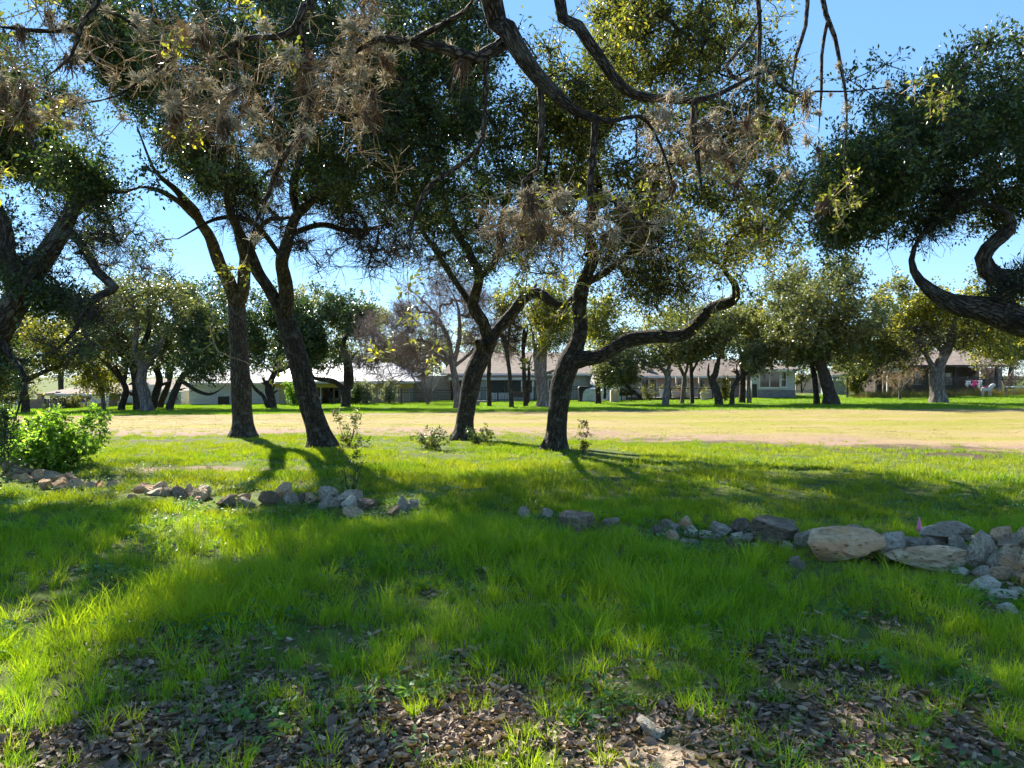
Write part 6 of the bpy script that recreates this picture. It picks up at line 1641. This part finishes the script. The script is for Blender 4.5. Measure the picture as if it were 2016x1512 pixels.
def pts_in(dmin, dmax, per_m2, margin=1.12):
    """random ground points in the visible wedge"""
    half = 1008 / F * margin
    area = half * (dmax ** 2 - dmin ** 2); n = int(area * per_m2)
    d_ = np.sqrt(rng.uniform(dmin ** 2, dmax ** 2, n)); x = rng.uniform(-1, 1, n) * half * d_
    return x, d_


# tall lush grass near the viewer
tall = [tuft(300 + k, 24, 0.055, (0.08, 0.17), 0.0052, (0.15, 0.8), M['grass']) for k in range(6)] + [tuft(310 + k, 26, 0.06, (0.13, 0.26), 0.006, (0.2, 0.9), M['grass']) for k in range(3)]
x, y = pts_in(2.3, 9.6, 190)
dr, di, so = zones(x, y)
lush = fbm(x * 0.9, y * 0.9, 55, 3)
keep = rng.random(len(x)) < (1 - 0.84 * so) * np.clip(0.45 + 1.3 * (lush - 0.3), 0.25, 1) * (1 - 0.35 * sstep(7.5, 9.6, y)) * (0.45 + 0.55 * sstep(2.9, 4.3, y + 1.2 * (lush - .5)))
x, y, lush, so = x[keep], y[keep], lush[keep], so[keep]
tall += [tuft(320 + k, 12, 0.05, (0.06, 0.16), 0.004, (0.3, 1.1), M['straw']) for k in range(3)]
scl = (0.55 + 0.75 * lush) * rng.uniform(0.75, 1.2, len(x)) * (0.72 + 0.4 * sstep(3.6, 5.2, y)) * (1 - 0.42 * sstep(6.6, 9.2, y))
pick = np.where(rng.random(len(x)) < 0.16, rng.integers(6, 9, len(x)), rng.integers(0, 6, len(x)))
pick = np.where(rng.random(len(x)) < 0.05 + 0.10 * (lush < 0.42), rng.integers(9, 12, len(x)), pick)
rc = rock_clear(x, y)
scl = scl * (0.34 + 0.66 * rc)
scatter("tall_grass", "lush bright green grass before the stones", "grass", np.stack([x, y, gz(x, y)], 1), rng.uniform(0, 6.28, len(x)), scl, pick, tall)
# shorter grass round the oaks
short = [tuft(330 + k, 34, 0.13, (0.04, 0.10), 0.010, (0.2, 0.9), M['grass_short'], rows=2) for k in range(5)] + [tuft(340 + k, 20, 0.09, (0.09, 0.17), 0.009, (0.2, 0.8), M['grass_short'], rows=3) for k in range(2)]
x, y = pts_in(8.6, 22.5, 62)
dr, di, so = zones(x, y); lush = fbm(x * 0.6, y * 0.6, 56, 3)
keep = rng.random(len(x)) < (1 - dr) * (1 - 0.9 * di) * (1 - 0.8 * so) * np.clip(0.35 + 1.5 * (lush - 0.28), 0.15, 1)
x, y, lush = x[keep], y[keep], lush[keep]
pick = np.where(rng.random(len(x)) < 0.10 + 0.25 * (y < 12), rng.integers(5, 7, len(x)), rng.integers(0, 5, len(x)))
scatter("short_grass", "sunlit yellow-green grass round the oak trunks", "grass", np.stack([x, y, gz(x, y)], 1), rng.uniform(0, 6.28, len(x)), (0.6 + 0.8 * lush) * rng.uniform(0.7, 1.2, len(x)) * (1 - 0.25 * sstep(13, 19, y)) * (0.4 + 0.6 * rock_clear(x, y)), pick, short)
# dry mown lawn
dryt = [tuft(350 + k, 46, 0.34, (0.010, 0.028), 0.012, (0.4, 1.4), M['grass_dry'], rows=2) for k in range(4)]
x, y = pts_in(19, 42, 9, 1.05)
dr, di, so = zones(x, y); keep = rng.random(len(x)) < dr * (1 - 0.6 * di) * (1 - 0.8 * so)
x, y = x[keep], y[keep]
scatter("dry_grass", "straw-coloured mown grass of the open lawn", "grass", np.stack([x, y, gz(x, y)], 1), rng.uniform(0, 6.28, len(x)), rng.uniform(0.7, 1.3, len(x)), rng.integers(0, 4, len(x)), dryt)
# green strip before the houses
fart = [tuft(360 + k, 50, 0.45, (0.03, 0.11), 0.022, (0.2, 0.9), M['grass_far'], rows=2) for k in range(4)]
x, y = pts_in(37, 64, 6, 1.05)
dr, di, so = zones(x, y); keep = rng.random(len(x)) < (1 - dr) * (1 - 0.8 * di)
x, y = x[keep], y[keep]
scatter("far_grass", "bright green grass strip before the houses", "grass", np.stack([x, y, gz(x, y)], 1), rng.uniform(0, 6.28, len(x)), rng.uniform(0.7, 1.3, len(x)), rng.integers(0, 4, len(x)), fart)
# dry stalks along the long fence
stalk = [tuft(370 + k, 30, 0.35, (0.3, 0.75), 0.02, (0.1, 0.6), M['grass_dry'], rows=2) for k in range(3)]
x = rng.uniform(hx(1675, 57), hx(2060, 59), 260); y = 56.2 + rng.normal(0, 0.5, 260) + (x - 25) / 16 * 2.2
scatter("dry_stalks", "tan dry stalks lining the long iron fence", "weeds", np.stack([x, y, gz(x, y)], 1), rng.uniform(0, 6.28, 260), rng.uniform(0.5, 1.2, 260), rng.integers(0, 3, 260), stalk)
# broadleaf weeds near the viewer, pale weeds before the stone row
wd = [rosette(400 + k, 16, 0.045, 0.026, (0.01, 0.07), 0.10, M['weed']) for k in range(4)]
x, y = pts_in(2.4, 9.5, 55)
dr, di, so = zones(x, y); f = fbm(x * 1.3, y * 1.3, 61, 3)
keep = rng.random(len(x)) < np.clip(3.0 * (f - 0.50), 0, 1) * np.clip(1.3 - 0.9 * np.abs(so - 0.3), 0.15, 1)
x, y = x[keep], y[keep]
scatter("low_weeds", "dark green broadleaf weeds between grass and fallen leaves", "weeds", np.stack([x, y, gz(x, y)], 1), rng.uniform(0, 6.28, len(x)), rng.uniform(0.6, 1.3, len(x)), rng.integers(0, 4, len(x)), wd)
pw = [rosette(410 + k, 26, 0.035, 0.024, (0.01, 0.06), 0.14, M['clover']) for k in range(4)]
x, y = pts_in(6.5, 14, 34)
f = fbm(x * 0.8, y * 0.8, 62, 3)
keep = rng.random(len(x)) < np.clip(2.5 * (f - 0.44), 0, 1) * (0.25 + 0.75 * (1 - sstep(-2.6, 0.6, x + 0.6 * (f - .5)))) * sstep(6.6, 8, y)
x, y = x[keep], y[keep]
scatter("pale_weeds", "pale clover-like weeds in front of the rubble stones", "weeds", np.stack([x, y, gz(x, y)], 1), rng.uniform(0, 6.28, len(x)), rng.uniform(0.6, 1.2, len(x)), rng.integers(0, 4, len(x)), pw)


def litter_mesh(seed):
    rng2 = np.random.default_rng(seed); n = 14; V = []; Q = []; rn = []
    for k in range(n):
        rn += [float(np.clip(rng2.beta(1.6, 1.8), 0, 1))] * 12
        c = np.array([rng2.normal(0, 0.07), rng2.normal(0, 0.07), rng2.uniform(0.002, 0.018)]); a = rng2.uniform(0, 6.28); L = rng2.uniform(0.018, 0.055); W_ = L * rng2.uniform(0.32, 0.6)
        d_ = np.array([math.cos(a), math.sin(a), rng2.normal(0, 0.25)]); s_ = np.array([-math.sin(a), math.cos(a), rng2.normal(0, 0.3)]); cur = rng2.uniform(-0.3, 0.7) * W_
        b = len(V)
        for t, wf in ((-0.5, 0.15), (-0.2, 0.9), (0.2, 1.0), (0.5, 0.1)):
            for q_ in (-1, 0, 1): V.append(c + d_ * L * t + s_ * W_ * 0.5 * wf * q_ + np.array([0, 0, cur * abs(q_) + 0.008 * abs(t)]))
        for r in range(3):
            for q_ in range(2): Q.append((b + r * 3 + q_, b + r * 3 + q_ + 1, b + r * 3 + q_ + 4, b + r * 3 + q_ + 3))
    for k in range(3):     # bits of twig
        a0 = np.array([rng2.normal(0, 0.08), rng2.normal(0, 0.08), 0.012]); an_ = rng2.uniform(0, 6.28); l_ = rng2.uniform(0.03, 0.09); dv_ = np.array([math.cos(an_), math.sin(an_), rng2.normal(0, 0.12)]) * l_
        sd_ = np.array([-math.sin(an_), math.cos(an_), 0]) * 0.0022; b = len(V)
        V += [a0 - sd_, a0 + sd_, a0 + dv_ + sd_ * 0.6, a0 + dv_ - sd_ * 0.6, a0 + np.array([0, 0, 0.004]), a0 + dv_ + np.array([0, 0, 0.003])]
        Q += [(b, b + 4, b + 5, b + 3), (b + 4, b + 1, b + 2, b + 5)]; rn += [0.35] * 6
    return mesh_np("leaf_pile", V, Q, mats=[M['litter']], smooth=True, attr={"rnd": rn})


lt = [litter_mesh(500 + k) for k in range(7)]
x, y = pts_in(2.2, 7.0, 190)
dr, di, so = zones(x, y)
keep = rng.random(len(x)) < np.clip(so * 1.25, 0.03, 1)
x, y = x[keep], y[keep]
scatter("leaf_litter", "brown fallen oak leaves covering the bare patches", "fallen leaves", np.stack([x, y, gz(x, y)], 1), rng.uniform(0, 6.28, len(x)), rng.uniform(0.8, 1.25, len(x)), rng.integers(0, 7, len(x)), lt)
